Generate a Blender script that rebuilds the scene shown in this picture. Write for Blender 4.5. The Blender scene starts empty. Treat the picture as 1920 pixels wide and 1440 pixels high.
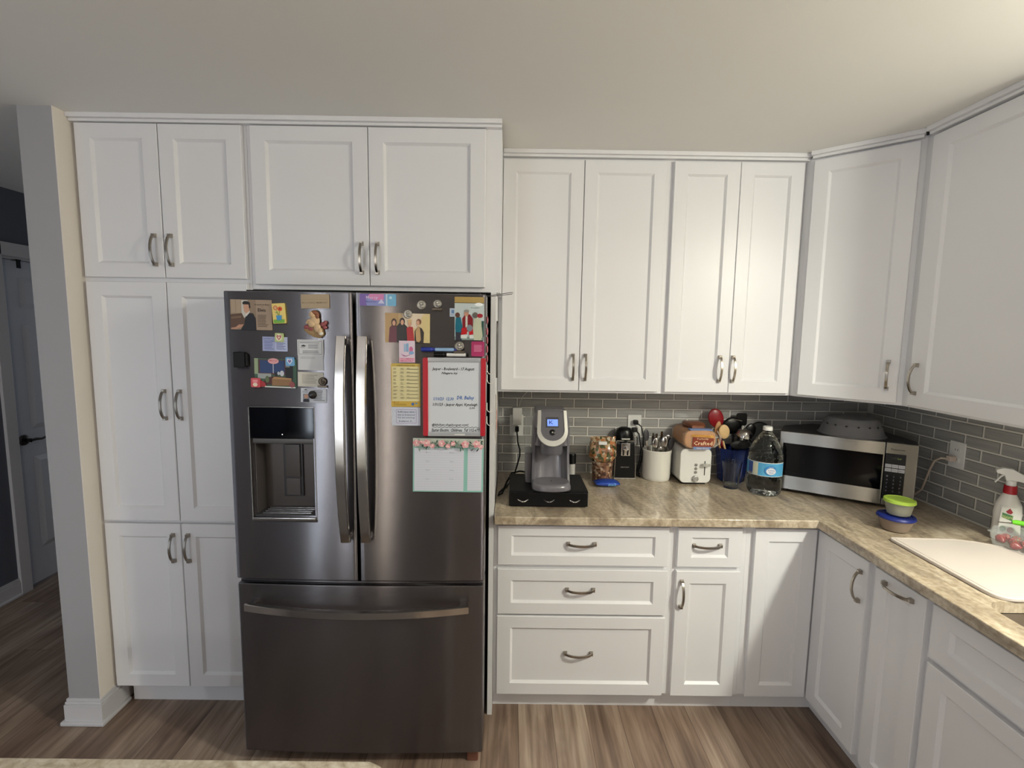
import bpy, bmesh, math, random
from mathutils import Matrix, Vector
S = bpy.context.scene
COL = S.collection
PI = math.pi
# ------------------------------------------------------------------ camera, exposure
cd = bpy.data.cameras.new('camera'); cam = bpy.data.objects.new('camera', cd); COL.objects.link(cam)
cd.sensor_fit = 'HORIZONTAL'; cd.sensor_width = 36.0; cd.lens = 36.0 * 920.675 / 1920.0
cd.clip_start = 0.02
yaw, pitch, roll = -0.0044, 0.1075, 0.0141
r0 = Vector((math.cos(yaw), math.sin(yaw), 0)); f0 = Vector((-math.sin(yaw), math.cos(yaw), 0)); u0 = Vector((0, 0, 1))
fw = f0 * math.cos(pitch) - u0 * math.sin(pitch); up = u0 * math.cos(pitch) + f0 * math.sin(pitch)
rr = r0 * math.cos(roll) + up * math.sin(roll); uu = -r0 * math.sin(roll) + up * math.cos(roll)
mw = Matrix((rr, uu, -fw)).transposed().to_4x4(); mw.translation = Vector((1.1042, -1.9857, 1.6749))
cam.matrix_world = mw
S.camera = cam
S.view_settings.view_transform = 'Standard'; S.view_settings.look = 'None'
S.view_settings.gamma = 1.0; S.view_settings.use_curve_mapping = False
S.view_settings.exposure = 0.0
try:
    S.cycles.use_denoising = True
    S.cycles.max_bounces = 10; S.cycles.transmission_bounces = 10; S.cycles.transparent_max_bounces = 12
    S.cycles.sample_clamp_indirect = 6.0
except Exception: pass
w = bpy.data.worlds.new('world'); S.world = w; w.use_nodes = True
w.node_tree.nodes['Background'].inputs[0].default_value = (0.5, 0.62, 0.8, 1); w.node_tree.nodes['Background'].inputs[1].default_value = 0.3

def area(name, loc, rot, sx, sy, power, color, spread=PI):
    l = bpy.data.lights.new(name, 'AREA'); l.shape = 'RECTANGLE'; l.size = sx; l.size_y = sy
    l.energy = power; l.color = color; l.spread = spread
    o = bpy.data.objects.new(name, l); o.location = loc; o.rotation_euler = rot; COL.objects.link(o); return o
def disk(name, loc, size, power, color):
    l = bpy.data.lights.new(name, 'AREA'); l.shape = 'DISK'; l.size = size; l.energy = power; l.color = color
    o = bpy.data.objects.new(name, l); o.location = loc; COL.objects.link(o); return o
def point(name, loc, rad, power, color):
    l = bpy.data.lights.new(name, 'POINT'); l.shadow_soft_size = rad; l.energy = power; l.color = color
    o = bpy.data.objects.new(name, l); o.location = loc; COL.objects.link(o); return o
WARM = (1.0, 0.86, 0.68); NEUT = (1.0, 0.93, 0.84); COOL = (0.78, 0.88, 1.0)
SINKC = (1.0, .985, .85)
# lamp over the sink: a globe under a shallow shade, most of its light going down
point('sink_lamp_light', (2.90, -1.45, 2.22), 0.06, 47, SINKC)
disk('sink_lamp_down_light', (2.90, -1.45, 2.14), 0.16, 34, SINKC)
# cool daylight fill from behind left: an added area light, no window is built
area('daylight_fill_left', (-1.90, -1.9, 1.05), (0, -PI / 2, 0), 1.5, 2.2, 10, COOL)
# tall narrow area lights added at the rear wall to streak the fridge steel
for x, wd, p, c in ((-1.62, .06, 18, COOL), (-1.08, .06, 13, (.9, .94, 1.)), (-.42, .05, 11, (1., .86, .68))):
    area('rear_streak_light', (x, -5.19, 1.25), (PI / 2, 0, 0), wd, 2.0, p, c)
area('hall_fill_light', (-1.3, 3.5, 1.5), (-PI / 2, 0, 0), .8, 1.4, 5, COOL)  # unseen fill added at the hall end to lift the dark hall door
# globe ceiling lamps of the room behind the camera
for x, y, p in ((-.56, -2.6, 4), (.143, -2.6, 4), (1.6, -4.0, 26)):
    point('globe_lamp_light', (x, y, 2.22), 0.04, p, (1.0, .95, .92))

# ------------------------------------------------------------------ materials
def lin(c):
    if isinstance(c, str):
        c = tuple(int(c[i:i + 2], 16) / 255 for i in (0, 2, 4))
    return tuple((x / 12.92 if x <= .04045 else ((x + .055) / 1.055) ** 2.4) for x in c) + (1,)
MATS = {}
def M(name, color=None, rough=.5, metal=0., **k):
    if name in MATS: return MATS[name]
    m = bpy.data.materials.new(name); m.use_nodes = True; b = m.node_tree.nodes['Principled BSDF']
    b.inputs['Base Color'].default_value = lin(color or 'cccccc'); b.inputs['Roughness'].default_value = rough; b.inputs['Metallic'].default_value = metal
    for a, v in k.items():
        key = {'trans': 'Transmission Weight', 'ior': 'IOR', 'coat': 'Coat Weight', 'coatr': 'Coat Roughness', 'spec': 'Specular IOR Level', 'alpha': 'Alpha', 'es': 'Emission Strength', 'sheen': 'Sheen Weight', 'sss': 'Subsurface Weight'}.get(a)
        if key: b.inputs[key].default_value = v
        if a == 'emit': b.inputs['Emission Color'].default_value = lin(v)
    MATS[name] = m
    if k.get('var'):   # slight procedural variation
        nt = m.node_tree; t = nt.nodes.new('ShaderNodeTexCoord'); n = nt.nodes.new('ShaderNodeTexNoise'); n.inputs['Scale'].default_value = k.get('vs', 12)
        n.inputs['Detail'].default_value = 6
        r = nt.nodes.new('ShaderNodeMixRGB'); r.blend_type = 'MIX'; c = lin(color); v = k['var']
        r.inputs[1].default_value = tuple(x * (1 - v) for x in c[:3]) + (1,); r.inputs[2].default_value = tuple(min(1, x * (1 + v)) for x in c[:3]) + (1,)
        nt.links.new(t.outputs['Object'], n.inputs['Vector']); nt.links.new(n.outputs['Fac'], r.inputs[0]); nt.links.new(r.outputs[0], b.inputs['Base Color'])
    return m
def nodes(m): return m.node_tree, m.node_tree.nodes['Principled BSDF']
def N(nt, t, **k):
    n = nt.nodes.new(t)
    for a, v in k.items():
        if a in n.inputs.keys() if hasattr(n.inputs, 'keys') else False: n.inputs[a].default_value = v
        else: setattr(n, a, v)
    return n
def ramp(nt, stops):
    n = nt.nodes.new('ShaderNodeValToRGB'); e = n.color_ramp.elements
    while len(e) < len(stops): e.new(.5)
    for i, (p, c) in enumerate(stops): e[i].position = p; e[i].color = lin(c)
    return n

CAB = M('white_cabinet_paint', 'e4e4e6', .38, var=.015, vs=3)
CEIL = M('ceiling_paint', 'e6e5e1', .9, var=.01, vs=2)
WALLG = M('grey_wall_paint', 'a2a2a4', .85, var=.02, vs=4)
WALLC = M('cream_wall_paint', 'eae3d9', .85, var=.02, vs=4)
WALLR = M('room_wall_paint', '66635f', .9, var=.02, vs=4)
TRIM = M('white_trim_paint', 'cfced0', .4, var=.02, vs=5)
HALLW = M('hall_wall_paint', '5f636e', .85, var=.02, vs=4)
HDOOR = M('hall_door_paint', 'd2d6de', .45, var=.02, vs=4)
NICK = M('brushed_nickel', 'a39c92', .28, 1.)
CHROME = M('chrome', 'd8d8d8', .08, 1.)
BLACKP = M('black_plastic', '050506', .32, spec=.3)
BLACKM = M('black_matte', '060607', .55, spec=.3)
GLOSSB = M('black_glass', '030306', .07, spec=.16)
DARKG = M('dark_grey_plastic', '38373b', .35)
WHITEP = M('white_plastic', 'dcdcd8', .35)
PAPER = M('white_paper', 'd6d9df', .6)
INK = M('black_ink', '17181c', .6)
GREYINK = M('grey_ink', '6b6e78', .6)

def steel(name, color, rough, spread, aniso=1.):
    """steel brushed along the horizontal: highlights stretch up and down, never sideways"""
    m = M(name, color, rough, 1.); nt, b = nodes(m); L = nt.links.new
    b.inputs['Anisotropic'].default_value = aniso; b.inputs['Anisotropic Rotation'].default_value = .25
    tg = nt.nodes.new('ShaderNodeTangent'); tg.direction_type = 'RADIAL'; tg.axis = 'Z'; L(tg.outputs[0], b.inputs['Tangent'])
    tc = nt.nodes.new('ShaderNodeTexCoord'); mp = nt.nodes.new('ShaderNodeMapping'); mp.inputs['Scale'].default_value = (5, 5, 500)
    nz = nt.nodes.new('ShaderNodeTexNoise'); nz.inputs['Scale'].default_value = 1.; nz.inputs['Detail'].default_value = 2
    mr = nt.nodes.new('ShaderNodeMapRange'); mr.inputs['To Min'].default_value = rough * .85; mr.inputs['To Max'].default_value = rough * 1.15
    L(tc.outputs['Object'], mp.inputs['Vector']); L(mp.outputs[0], nz.inputs['Vector']); L(nz.outputs['Fac'], mr.inputs['Value']); L(mr.outputs[0], b.inputs['Roughness'])
    ge = nt.nodes.new('ShaderNodeNewGeometry'); sc = nt.nodes.new('ShaderNodeVectorMath'); sc.operation = 'SCALE'; sc.inputs['Scale'].default_value = 9173.
    wn = nt.nodes.new('ShaderNodeTexWhiteNoise'); L(ge.outputs['Position'], sc.inputs[0]); L(sc.outputs[0], wn.inputs['Vector'])
    a2 = nt.nodes.new('ShaderNodeMath'); a2.operation = 'MULTIPLY_ADD'; L(wn.outputs['Value'], a2.inputs[0]); a2.inputs[1].default_value = 2 * spread; a2.inputs[2].default_value = -spread * .6
    cb = nt.nodes.new('ShaderNodeCombineXYZ'); L(a2.outputs[0], cb.inputs['Z'])
    ad = nt.nodes.new('ShaderNodeVectorMath'); ad.operation = 'ADD'; L(ge.outputs['Normal'], ad.inputs[0]); L(cb.outputs[0], ad.inputs[1])
    no = nt.nodes.new('ShaderNodeVectorMath'); no.operation = 'NORMALIZE'; L(ad.outputs[0], no.inputs[0]); L(no.outputs[0], b.inputs['Normal'])
    return m
FST = steel('dark_stainless_steel', '7a7779', .24, .3)
MST = steel('stainless_steel_trim', '86847f', .24, .3)
HST = M('polished_steel', 'b9b6b2', .16, 1.)

def floor_mat():
    m = M('wood_plank_floor', '6f5f54', .42); nt, b = nodes(m); L = nt.links.new
    tc = nt.nodes.new('ShaderNodeTexCoord'); mp = nt.nodes.new('ShaderNodeMapping'); mp.inputs['Rotation'].default_value = (0, 0, PI / 2)
    L(tc.outputs['Object'], mp.inputs['Vector'])
    def brick(c1, c2, mor, ms):
        br = nt.nodes.new('ShaderNodeTexBrick'); br.offset = .37; br.inputs['Scale'].default_value = 1.
        br.inputs['Brick Width'].default_value = 1.2; br.inputs['Row Height'].default_value = .15; br.inputs['Mortar Size'].default_value = ms
        br.inputs['Color1'].default_value = c1; br.inputs['Color2'].default_value = c2; br.inputs['Mortar'].default_value = mor
        L(mp.outputs[0], br.inputs['Vector']); return br
    br = brick((0, 0, 0, 1), (1, 1, 1, 1), (.5, .5, .5, 1), 0.0)
    add = nt.nodes.new('ShaderNodeVectorMath'); add.operation = 'MULTIPLY_ADD'; add.inputs[1].default_value = (7, 7, 7)
    L(br.outputs['Color'], add.inputs[0]); L(tc.outputs['Object'], add.inputs[2])
    def noise(sx, sy, sc, det, dist=0.):
        mm = nt.nodes.new('ShaderNodeMapping'); mm.inputs['Scale'].default_value = (sx, sy, 1); L(add.outputs[0], mm.inputs['Vector'])
        n = nt.nodes.new('ShaderNodeTexNoise'); n.inputs['Scale'].default_value = sc; n.inputs['Detail'].default_value = det; n.inputs['Distortion'].default_value = dist
        L(mm.outputs[0], n.inputs['Vector']); return n
    n1 = noise(16, 1.6, 1., 9, 1.1); n2 = noise(6, 1.3, 1., 4, 1.6); n3 = noise(60, 2.5, 1., 4)
    r1 = ramp(nt, [(.26, '5a4a42'), (.42, '8c7b70'), (.55, 'ab9b8e'), (.72, 'cabdb2')]); L(n1.outputs['Fac'], r1.inputs[0])
    r2 = ramp(nt, [(.3, '6a5a54'), (.5, 'a3948a'), (.68, 'c4b8ac')]); L(n2.outputs['Fac'], r2.inputs[0])
    mx = nt.nodes.new('ShaderNodeMixRGB'); mx.inputs[0].default_value = .45; L(r1.outputs[0], mx.inputs[1]); L(r2.outputs[0], mx.inputs[2])
    r3 = ramp(nt, [(.0, 'c6b8ac'), (.5, 'e4dacf'), (1., 'fffaf2')]); L(br.outputs['Color'], r3.inputs[0])
    mm = nt.nodes.new('ShaderNodeMixRGB'); mm.blend_type = 'MULTIPLY'; mm.inputs[0].default_value = 1.; L(mx.outputs[0], mm.inputs[1]); L(r3.outputs[0], mm.inputs[2])
    r4 = ramp(nt, [(.3, 'c8c0b8'), (.6, 'ffffff')]); L(n3.outputs['Fac'], r4.inputs[0])
    m3 = nt.nodes.new('ShaderNodeMixRGB'); m3.blend_type = 'MULTIPLY'; m3.inputs[0].default_value = .8; L(mm.outputs[0], m3.inputs[1]); L(r4.outputs[0], m3.inputs[2])
    b2 = brick((1, 1, 1, 1), (1, 1, 1, 1), (.5, .45, .42, 1), .0014)
    m4 = nt.nodes.new('ShaderNodeMixRGB'); m4.blend_type = 'MULTIPLY'; m4.inputs[0].default_value = 1.; L(m3.outputs[0], m4.inputs[1]); L(b2.outputs['Color'], m4.inputs[2])
    L(m4.outputs[0], b.inputs['Base Color'])
    bp = nt.nodes.new('ShaderNodeBump'); bp.inputs['Strength'].default_value = .12; bp.inputs['Distance'].default_value = .002; L(n3.outputs['Fac'], bp.inputs['Height']); L(bp.outputs[0], b.inputs['Normal'])
    return m
FLOOR = floor_mat()

def stone(name, cols, rot, rough, stretch=(3, 14), coat=.5):
    m = M(name, 'b0a288', rough); nt, b = nodes(m); L = nt.links.new
    b.inputs['Coat Weight'].default_value = coat; b.inputs['Coat Roughness'].default_value = .06
    tc = nt.nodes.new('ShaderNodeTexCoord'); mp = nt.nodes.new('ShaderNodeMapping'); mp.inputs['Rotation'].default_value = (0, 0, rot); mp.inputs['Scale'].default_value = (stretch[0], stretch[1], 8)
    L(tc.outputs['Object'], mp.inputs['Vector'])
    n = nt.nodes.new('ShaderNodeTexNoise'); n.inputs['Scale'].default_value = 1.; n.inputs['Detail'].default_value = 10; n.inputs['Roughness'].default_value = .68; n.inputs['Distortion'].default_value = 1.2
    L(mp.outputs[0], n.inputs['Vector']); r = ramp(nt, cols); L(n.outputs['Fac'], r.inputs[0])
    n2 = nt.nodes.new('ShaderNodeTexNoise'); n2.inputs['Scale'].default_value = 60.; n2.inputs['Detail'].default_value = 4; L(tc.outputs['Object'], n2.inputs['Vector'])
    r2 = ramp(nt, [(.35, 'cfc6b8'), (.6, 'ffffff')]); L(n2.outputs['Fac'], r2.inputs[0])
    mm = nt.nodes.new('ShaderNodeMixRGB'); mm.blend_type = 'MULTIPLY'; mm.inputs[0].default_value = .7; L(r.outputs[0], mm.inputs[1]); L(r2.outputs[0], mm.inputs[2])
    L(mm.outputs[0], b.inputs['Base Color']); return m
STONE = stone('tan_streaked_laminate', [(.3, '7d7063'), (.40, '9c8f7d'), (.5, 'b9ab95'), (.58, 'cdc1ac'), (.68, 'b5a894'), (.8, '8f8373')], math.radians(-18), .3, (11, 2.6))
ISLE = stone('pale_mottled_laminate', [(.3, 'a39884'), (.45, 'c4bba9'), (.6, 'd6cfc0'), (.75, 'b3a892')], .3, .35, (22, 30), .2)

def tile_mat():
    m = M('grey_glass_tile', 'a09f9c', .16, coat=.3); nt, b = nodes(m); L = nt.links.new
    tc = nt.nodes.new('ShaderNodeTexCoord'); mp = nt.nodes.new('ShaderNodeMapping'); mp.inputs['Scale'].default_value = (3, 3, 40); L(tc.outputs['Object'], mp.inputs['Vector'])
    n = nt.nodes.new('ShaderNodeTexNoise'); n.inputs['Scale'].default_value = 1.5; n.inputs['Detail'].default_value = 5; L(mp.outputs[0], n.inputs['Vector'])
    r = ramp(nt, [(.3, '8f8e8c'), (.7, 'a4a39f')]); L(n.outputs['Fac'], r.inputs[0]); L(r.outputs[0], b.inputs['Base Color']); return m
TILE = tile_mat(); TEDGE = M('tile_edge', '5c5b59', .3); GROUT = M('pale_grout', 'd2cfc8', .9)

# ------------------------------------------------------------------ builder
WM = {}
class B:
    def __init__(s, T=None): s.bm = bmesh.new(); s.mats = []; s.T = T or Matrix()
    def mi(s, m):
        if m not in s.mats: s.mats.append(m)
        return s.mats.index(m)
    def merge(s, t, m, X=None):
        t.transform(s.T @ X if X is not None else s.T)
        if m is not None:
            i = s.mi(m)
            for f in t.faces: f.material_index = i
        me = bpy.data.meshes.new('t'); t.to_mesh(me); t.free(); s.bm.from_mesh(me); bpy.data.meshes.remove(me); return s
    def box(s, x0, x1, y0, y1, z0, z1, m, bev=0., seg=2, X=None):
        t = bmesh.new(); bmesh.ops.create_cube(t, size=1.)
        t.transform(Matrix.Translation(((x0 + x1) / 2, (y0 + y1) / 2, (z0 + z1) / 2)) @ Matrix.Diagonal((abs(x1 - x0), abs(y1 - y0), abs(z1 - z0), 1)))
        if bev: bmesh.ops.bevel(t, geom=t.edges[:], offset=bev, segments=seg, affect='EDGES', profile=.5)
        return s.merge(t, m, X)
    def prism(s, pts, h0, h1, m, axis='z', bev=0., seg=2, X=None):
        t = bmesh.new()
        def P(a, b, c): return {'z': (a, b, c), 'y': (a, c, b), 'x': (c, a, b)}[axis]
        v0 = [t.verts.new(P(a, b, h0)) for a, b in pts]; v1 = [t.verts.new(P(a, b, h1)) for a, b in pts]; n = len(pts)
        t.faces.new(v0); t.faces.new(v1[::-1])
        for i in range(n): t.faces.new((v0[i], v1[i], v1[(i + 1) % n], v0[(i + 1) % n]))
        bmesh.ops.recalc_face_normals(t, faces=t.faces[:])
        if bev:
            es = [e for e in t.edges if len(e.link_faces) == 2 and e.calc_face_angle(0) > .6]
            bmesh.ops.bevel(t, geom=es, offset=bev, segments=seg, affect='EDGES', profile=.5)
        return s.merge(t, m, X)
    def lathe(s, prof, m, n=32, X=None, sx=1., sy=1., close=True):
        t = bmesh.new(); rings = []
        for r, z in prof:
            rings.append([t.verts.new((r * sx * math.cos(2 * PI * i / n), r * sy * math.sin(2 * PI * i / n), z)) for i in range(n)] if r > 1e-6 else [t.verts.new((0, 0, z))])
        for a, b in zip(rings, rings[1:]):
            for i in range(n):
                j = (i + 1) % n
                if len(a) == 1 and len(b) == 1: break
                if len(a) == 1: t.faces.new((a[0], b[j], b[i]))
                elif len(b) == 1: t.faces.new((a[i], a[j], b[0]))
                else: t.faces.new((a[i], a[j], b[j], b[i]))
        if close:
            for rg in (rings[0], rings[-1]):
                if len(rg) > 1: t.faces.new(rg)
        bmesh.ops.recalc_face_normals(t, faces=t.faces[:])
        return s.merge(t, m, X)
    def loft(s, rings, m, X=None, cap=True):
        t = bmesh.new(); R = [[t.verts.new(p) for p in r] for r in rings]; n = len(R[0])
        for a, b in zip(R, R[1:]):
            for i in range(n): t.faces.new((a[i], a[(i + 1) % n], b[(i + 1) % n], b[i]))
        if cap: t.faces.new(R[0]); t.faces.new(R[-1])
        bmesh.ops.recalc_face_normals(t, faces=t.faces[:])
        return s.merge(t, m, X)
    def tube(s, pts, r, m, n=8, X=None, flat=None):
        """sweep a circle (or a flat a x b rectangle) along a path"""
        pts = [Vector(p) for p in pts]; rings = []; prev = None
        for i, p in enumerate(pts):
            d = (pts[min(i + 1, len(pts) - 1)] - pts[max(i - 1, 0)]).normalized()
            if prev is None:
                a = Vector((0, 0, 1)) if abs(d.z) < .9 else Vector((1, 0, 0))
                if flat: a = Vector(flat[2])
                prev = (a - d * a.dot(d)).normalized()
            else: prev = (prev - d * prev.dot(d)).normalized()
            q = d.cross(prev)
            if flat:
                a, b = flat[0] / 2, flat[1] / 2
                k = .35
                rings.append([p + prev * x + q * y for x, y in ((-a, -b * k), (-a * .8, -b), (a * .8, -b), (a, -b * k), (a, b * k), (a * .8, b), (-a * .8, b), (-a, b * k))])
            else:
                rad = r[i] if isinstance(r, (list, tuple)) else r
                rings.append([p + prev * rad * math.cos(2 * PI * j / n) + q * rad * math.sin(2 * PI * j / n) for j in range(n)])
        return s.loft(rings, m, X)
    def ball(s, c, rx, ry, rz, m, sub=3, X=None):
        t = bmesh.new(); bmesh.ops.create_icosphere(t, subdivisions=sub, radius=1.)
        t.transform(Matrix.Translation(c) @ (X or Matrix()) @ Matrix.Diagonal((rx, ry, rz, 1))); return s.merge(t, m)
    def poly(s, pts, m, X=None):
        t = bmesh.new(); t.faces.new([t.verts.new(p) for p in pts]); return s.merge(t, m, X)
    def text(s, txt, x0, x1, z0, z1, y, m, X=None):
        """lettering fitted into the rectangle x0..x1, z0..z1 of the plane y, readable from -y"""
        vs, fs = text_mesh(txt)
        if not vs: return s
        ax = min(v[0] for v in vs); bx = max(v[0] for v in vs); ay = min(v[1] for v in vs); by = max(v[1] for v in vs)
        kx = (x1 - x0) / max(1e-6, bx - ax); kz = (z1 - z0) / max(1e-6, by - ay)
        t = bmesh.new(); V = [t.verts.new((x0 + (a - ax) * kx, y, z0 + (b - ay) * kz)) for a, b in vs]
        for f in fs:
            try: t.faces.new([V[i] for i in f])
            except Exception: pass
        return s.merge(t, m, X)
    def done(s, name, parent=None, label=None, cat=None, group=None, kind=None, ang=35):
        me = bpy.data.meshes.new(name)
        if ang:
            for f in s.bm.faces: f.smooth = True
        s.bm.to_mesh(me); s.bm.free()
        for m in s.mats: me.materials.append(m)
        if ang:
            try: me.set_sharp_from_angle(angle=math.radians(ang))
            except Exception: pass
        o = bpy.data.objects.new(name, me); COL.objects.link(o)
        if parent is not None:
            root = parent
            o.parent = parent; Wp = WM[parent.name]; me.transform(Wp.inverted()); WM[o.name] = Wp
        else:
            vs = [v.co for v in me.vertices]
            if vs:
                c = Vector(((min(v.x for v in vs) + max(v.x for v in vs)) / 2, (min(v.y for v in vs) + max(v.y for v in vs)) / 2, min(v.z for v in vs)))
                me.transform(Matrix.Translation(-c)); o.location = c; WM[o.name] = Matrix.Translation(c)
        if ang: wnorm(o)
        tag(o, label, cat, group, kind); return o
def wnorm(o):
    md = o.modifiers.new('weighted_normals', 'WEIGHTED_NORMAL'); md.keep_sharp = True; md.weight = 90
_TX = {}
def text_mesh(txt):
    if txt in _TX: return _TX[txt]
    cu = bpy.data.curves.new('t', 'FONT'); cu.body = txt.replace('\b', ''); cu.offset = .022 if txt[0] == '\b' else .006; cu.shear = .25 if txt[0] == '\b' else 0; cu.resolution_u = 1; cu.size = 1.; cu.align_x = 'CENTER'
    o = bpy.data.objects.new('t', cu); COL.objects.link(o)
    me = bpy.data.meshes.new_from_object(o.evaluated_get(bpy.context.evaluated_depsgraph_get()))
    _TX[txt] = ([(v.co.x, v.co.y) for v in me.vertices], [tuple(p.vertices) for p in me.polygons])
    bpy.data.objects.remove(o); bpy.data.curves.remove(cu); bpy.data.meshes.remove(me); return _TX[txt]
def tag(o, label=None, cat=None, group=None, kind=None):
    if label: o['label'] = label
    if cat: o['category'] = cat
    if group: o['group'] = group
    if kind: o['kind'] = kind
def thing(name, loc, label, cat, group=None):
    o = bpy.data.objects.new(name, None); o.empty_display_size = .05; COL.objects.link(o); o.location = loc
    WM[o.name] = Matrix.Translation(loc); tag(o, label, cat, group); return o
def struct(b, name, ang=35): return b.done(name, kind='structure', ang=ang)
def T(x, y, z): return Matrix.Translation((x, y, z))
def RZ(a): return Matrix.Rotation(a, 4, 'Z')
def RX(a): return Matrix.Rotation(a, 4, 'X')
def RY(a): return Matrix.Rotation(a, 4, 'Y')
def cut(o, cutter_b):
    """cut the closed shape of cutter_b out of mesh object o (both in world coordinates)"""
    c = cutter_b.done('cutter', ang=0)
    o.modifiers.clear()
    md = o.modifiers.new('cut', 'BOOLEAN'); md.operation = 'DIFFERENCE'; md.object = c; md.solver = 'EXACT'
    try: md.material_mode = 'TRANSFER'
    except Exception: pass
    bpy.context.view_layer.update()
    me = bpy.data.meshes.new_from_object(o.evaluated_get(bpy.context.evaluated_depsgraph_get()))
    old = o.data; o.modifiers.clear(); o.data = me; me.name = old.name
    bpy.data.meshes.remove(old); bpy.data.objects.remove(c); wnorm(o)

# ------------------------------------------------------------------ room shell
CZ = 2.48; XR = 3.04; YB = .63; XL = -1.92; YR = -5.2; YH = 3.6
struct(B().box(XL - .1, XR + .1, YR - .1, YH + .1, -.08, 0, FLOOR), 'floor')
struct(B().box(XL - .1, XR + .1, YR - .1, YH + .1, CZ, CZ + .08, CEIL), 'ceiling')
struct(B().box(-.60, XR + .1, YB, YB + .1, 0, CZ, WALLR), 'wall_back')
struct(B().box(XR, XR + .1, YR, YB, 0, CZ, WALLC), 'wall_right')
struct(B().box(XL - .1, XL, YR, .985, 0, CZ, HALLW).box(XL - .1, XL, 1.80, YH, 0, CZ, HALLW).box(XL - .1, XL, .985, 1.80, 2.08, CZ, HALLW), 'wall_left')
struct(B().box(XL, -.73, YH, YH + .1, 0, CZ, HALLW), 'wall_hall_end')
b = B(); b.box(XL, XR, YR - .1, YR, 0, .25, WALLR).box(XL, XR, YR - .1, YR, 2.25, CZ, WALLR).box(XL, -1.8, YR - .1, YR, .25, 2.25, WALLR)
b.box(-1.8, XR, YR - .1, YR, .25, 2.25, WALLR)
for x, wd in ((-1.62, .06), (-1.08, .06), (-.42, .05)):  # trim strips beside the added streak lights; the wall behind is solid
    for sx in (-1, 1): b.box(x + sx * (wd / 2 + .02) - .02, x + sx * (wd / 2 + .02) + .02, YR, YR + .02, .2, 2.3, TRIM)
struct(b, 'wall_rear')
b = B(); b.box(-.735, -.606, -.065, YH, 0, CZ, WALLG); b.box(-.6061, -.603, -.065, YB, 0, CZ, WALLC); struct(b, 'wall_middle')
def base_profile(b, pts_path, inward):
    pass
def baseboard(name, segs):
    """segs: boxes of board run as (x0,x1,y0,y1) with outward side given; stacked board, cap and shoe"""
    b = B()
    for (x0, x1, y0, y1, ox, oy) in segs:
        def lay(th, z0, z1, bev):
            X0, X1, Y0, Y1 = x0, x1, y0, y1
            if ox > 0: X1 = X0 + th
            if ox < 0: X0 = X1 - th
            if oy < 0: Y0 = Y1 - th
            if oy > 0: Y1 = Y0 + th
            b.box(X0, X1, Y0, Y1, z0, z1, TRIM, bev)
        lay(.014, 0, .088, .002); lay(.011, .088, .100, .003); lay(.007, .100, .112, .002); lay(.026, 0, .018, .006)
    return struct(b, name)
b = B()
for th, z0, z1, bev in ((.014, 0, .088, .002), (.011, .088, .100, .003), (.007, .100, .112, .002), (.026, 0, .018, .006)):
    b.prism([(-.734, YH), (-.735 - th, YH), (-.735 - th, -.065 - th), (-.603 + th, -.065 - th), (-.603 + th, .068), (-.604, .068), (-.604, -.064), (-.734, -.064)], z0, z1, TRIM, bev=bev)
struct(b, 'baseboard_middle')
baseboard('baseboard_left', [(XL, XL + .03, YR, .915, 1, 0)])
# hall door with casing
b = B()
b.box(XL - .02, XL + .018, .915, .985, 0, 2.15, TRIM, .004).box(XL - .02, XL + .018, 1.80, 1.87, 0, 2.15, TRIM, .004).box(XL - .02, XL + .018, .915, 1.87, 2.08, 2.16, TRIM, .004)
b.box(XL - .1, XL, .985, 1.0, 0, 2.08, TRIM).box(XL - .1, XL, 1.785, 1.80, 0, 2.08, TRIM).box(XL - .1, XL, .985, 1.8, 2.065, 2.08, TRIM); struct(b, 'trim_1')
b = B(T(XL - .02, 1.003, .012) @ RZ(PI / 2))   # local x runs along +Y, local -y faces the hall
b.box(0, .78, 0, .035, 0, 2.05, HDOOR, .002)
for x0 in (.10, .435):
    for z0, z1 in ((.22, .82), (1.0, 1.66), (1.76, 1.95)):
        b.box(x0, x0 + .245, -.001, .004, z0, z1, HDOOR, .0)
        for k in range(1):
            b.loft([[(x0, -.001, z0), (x0 + .245, -.001, z0), (x0 + .245, -.001, z1), (x0, -.001, z1)],
                    [(x0 + .03, -.012, z0 + .03), (x0 + .215, -.012, z0 + .03), (x0 + .215, -.012, z1 - .03), (x0 + .03, -.012, z1 - .03)]], HDOOR)
d1 = struct(b, 'door_1', 20)
KN = M('dark_nickel', '5a5450', .25, 1.)
b = B(T(XL - .02, 1.045, .952) @ RZ(PI / 2)); b.lathe([(0, 0), (.032, 0), (.034, .006), (.028, .014), (.012, .018), (.012, .05), (0, .052)], KN, 24, RX(PI / 2))
b.tube([(0, -.048, 0), (.03, -.052, .002), (.07, -.05, -.004), (.11, -.048, .004)], [.009, .009, .007, .006], KN, 10); b.done('door_handle', d1)
b = B(); b.box(XL - .024, XL - .018, .994, 1.003, .93, .99, KN); b.done('strike_plate', d1)
b = B(T(XL, 1.09, 2.055)); b.box(-.03, .012, -.012, .012, .006, .012, BLACKM).box(.003, .009, -.012, .012, -.04, .01, BLACKM, .001)
b.done('over_door_hook', None, 'small black hook hanging over the top of the hall door', 'hook')

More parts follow.
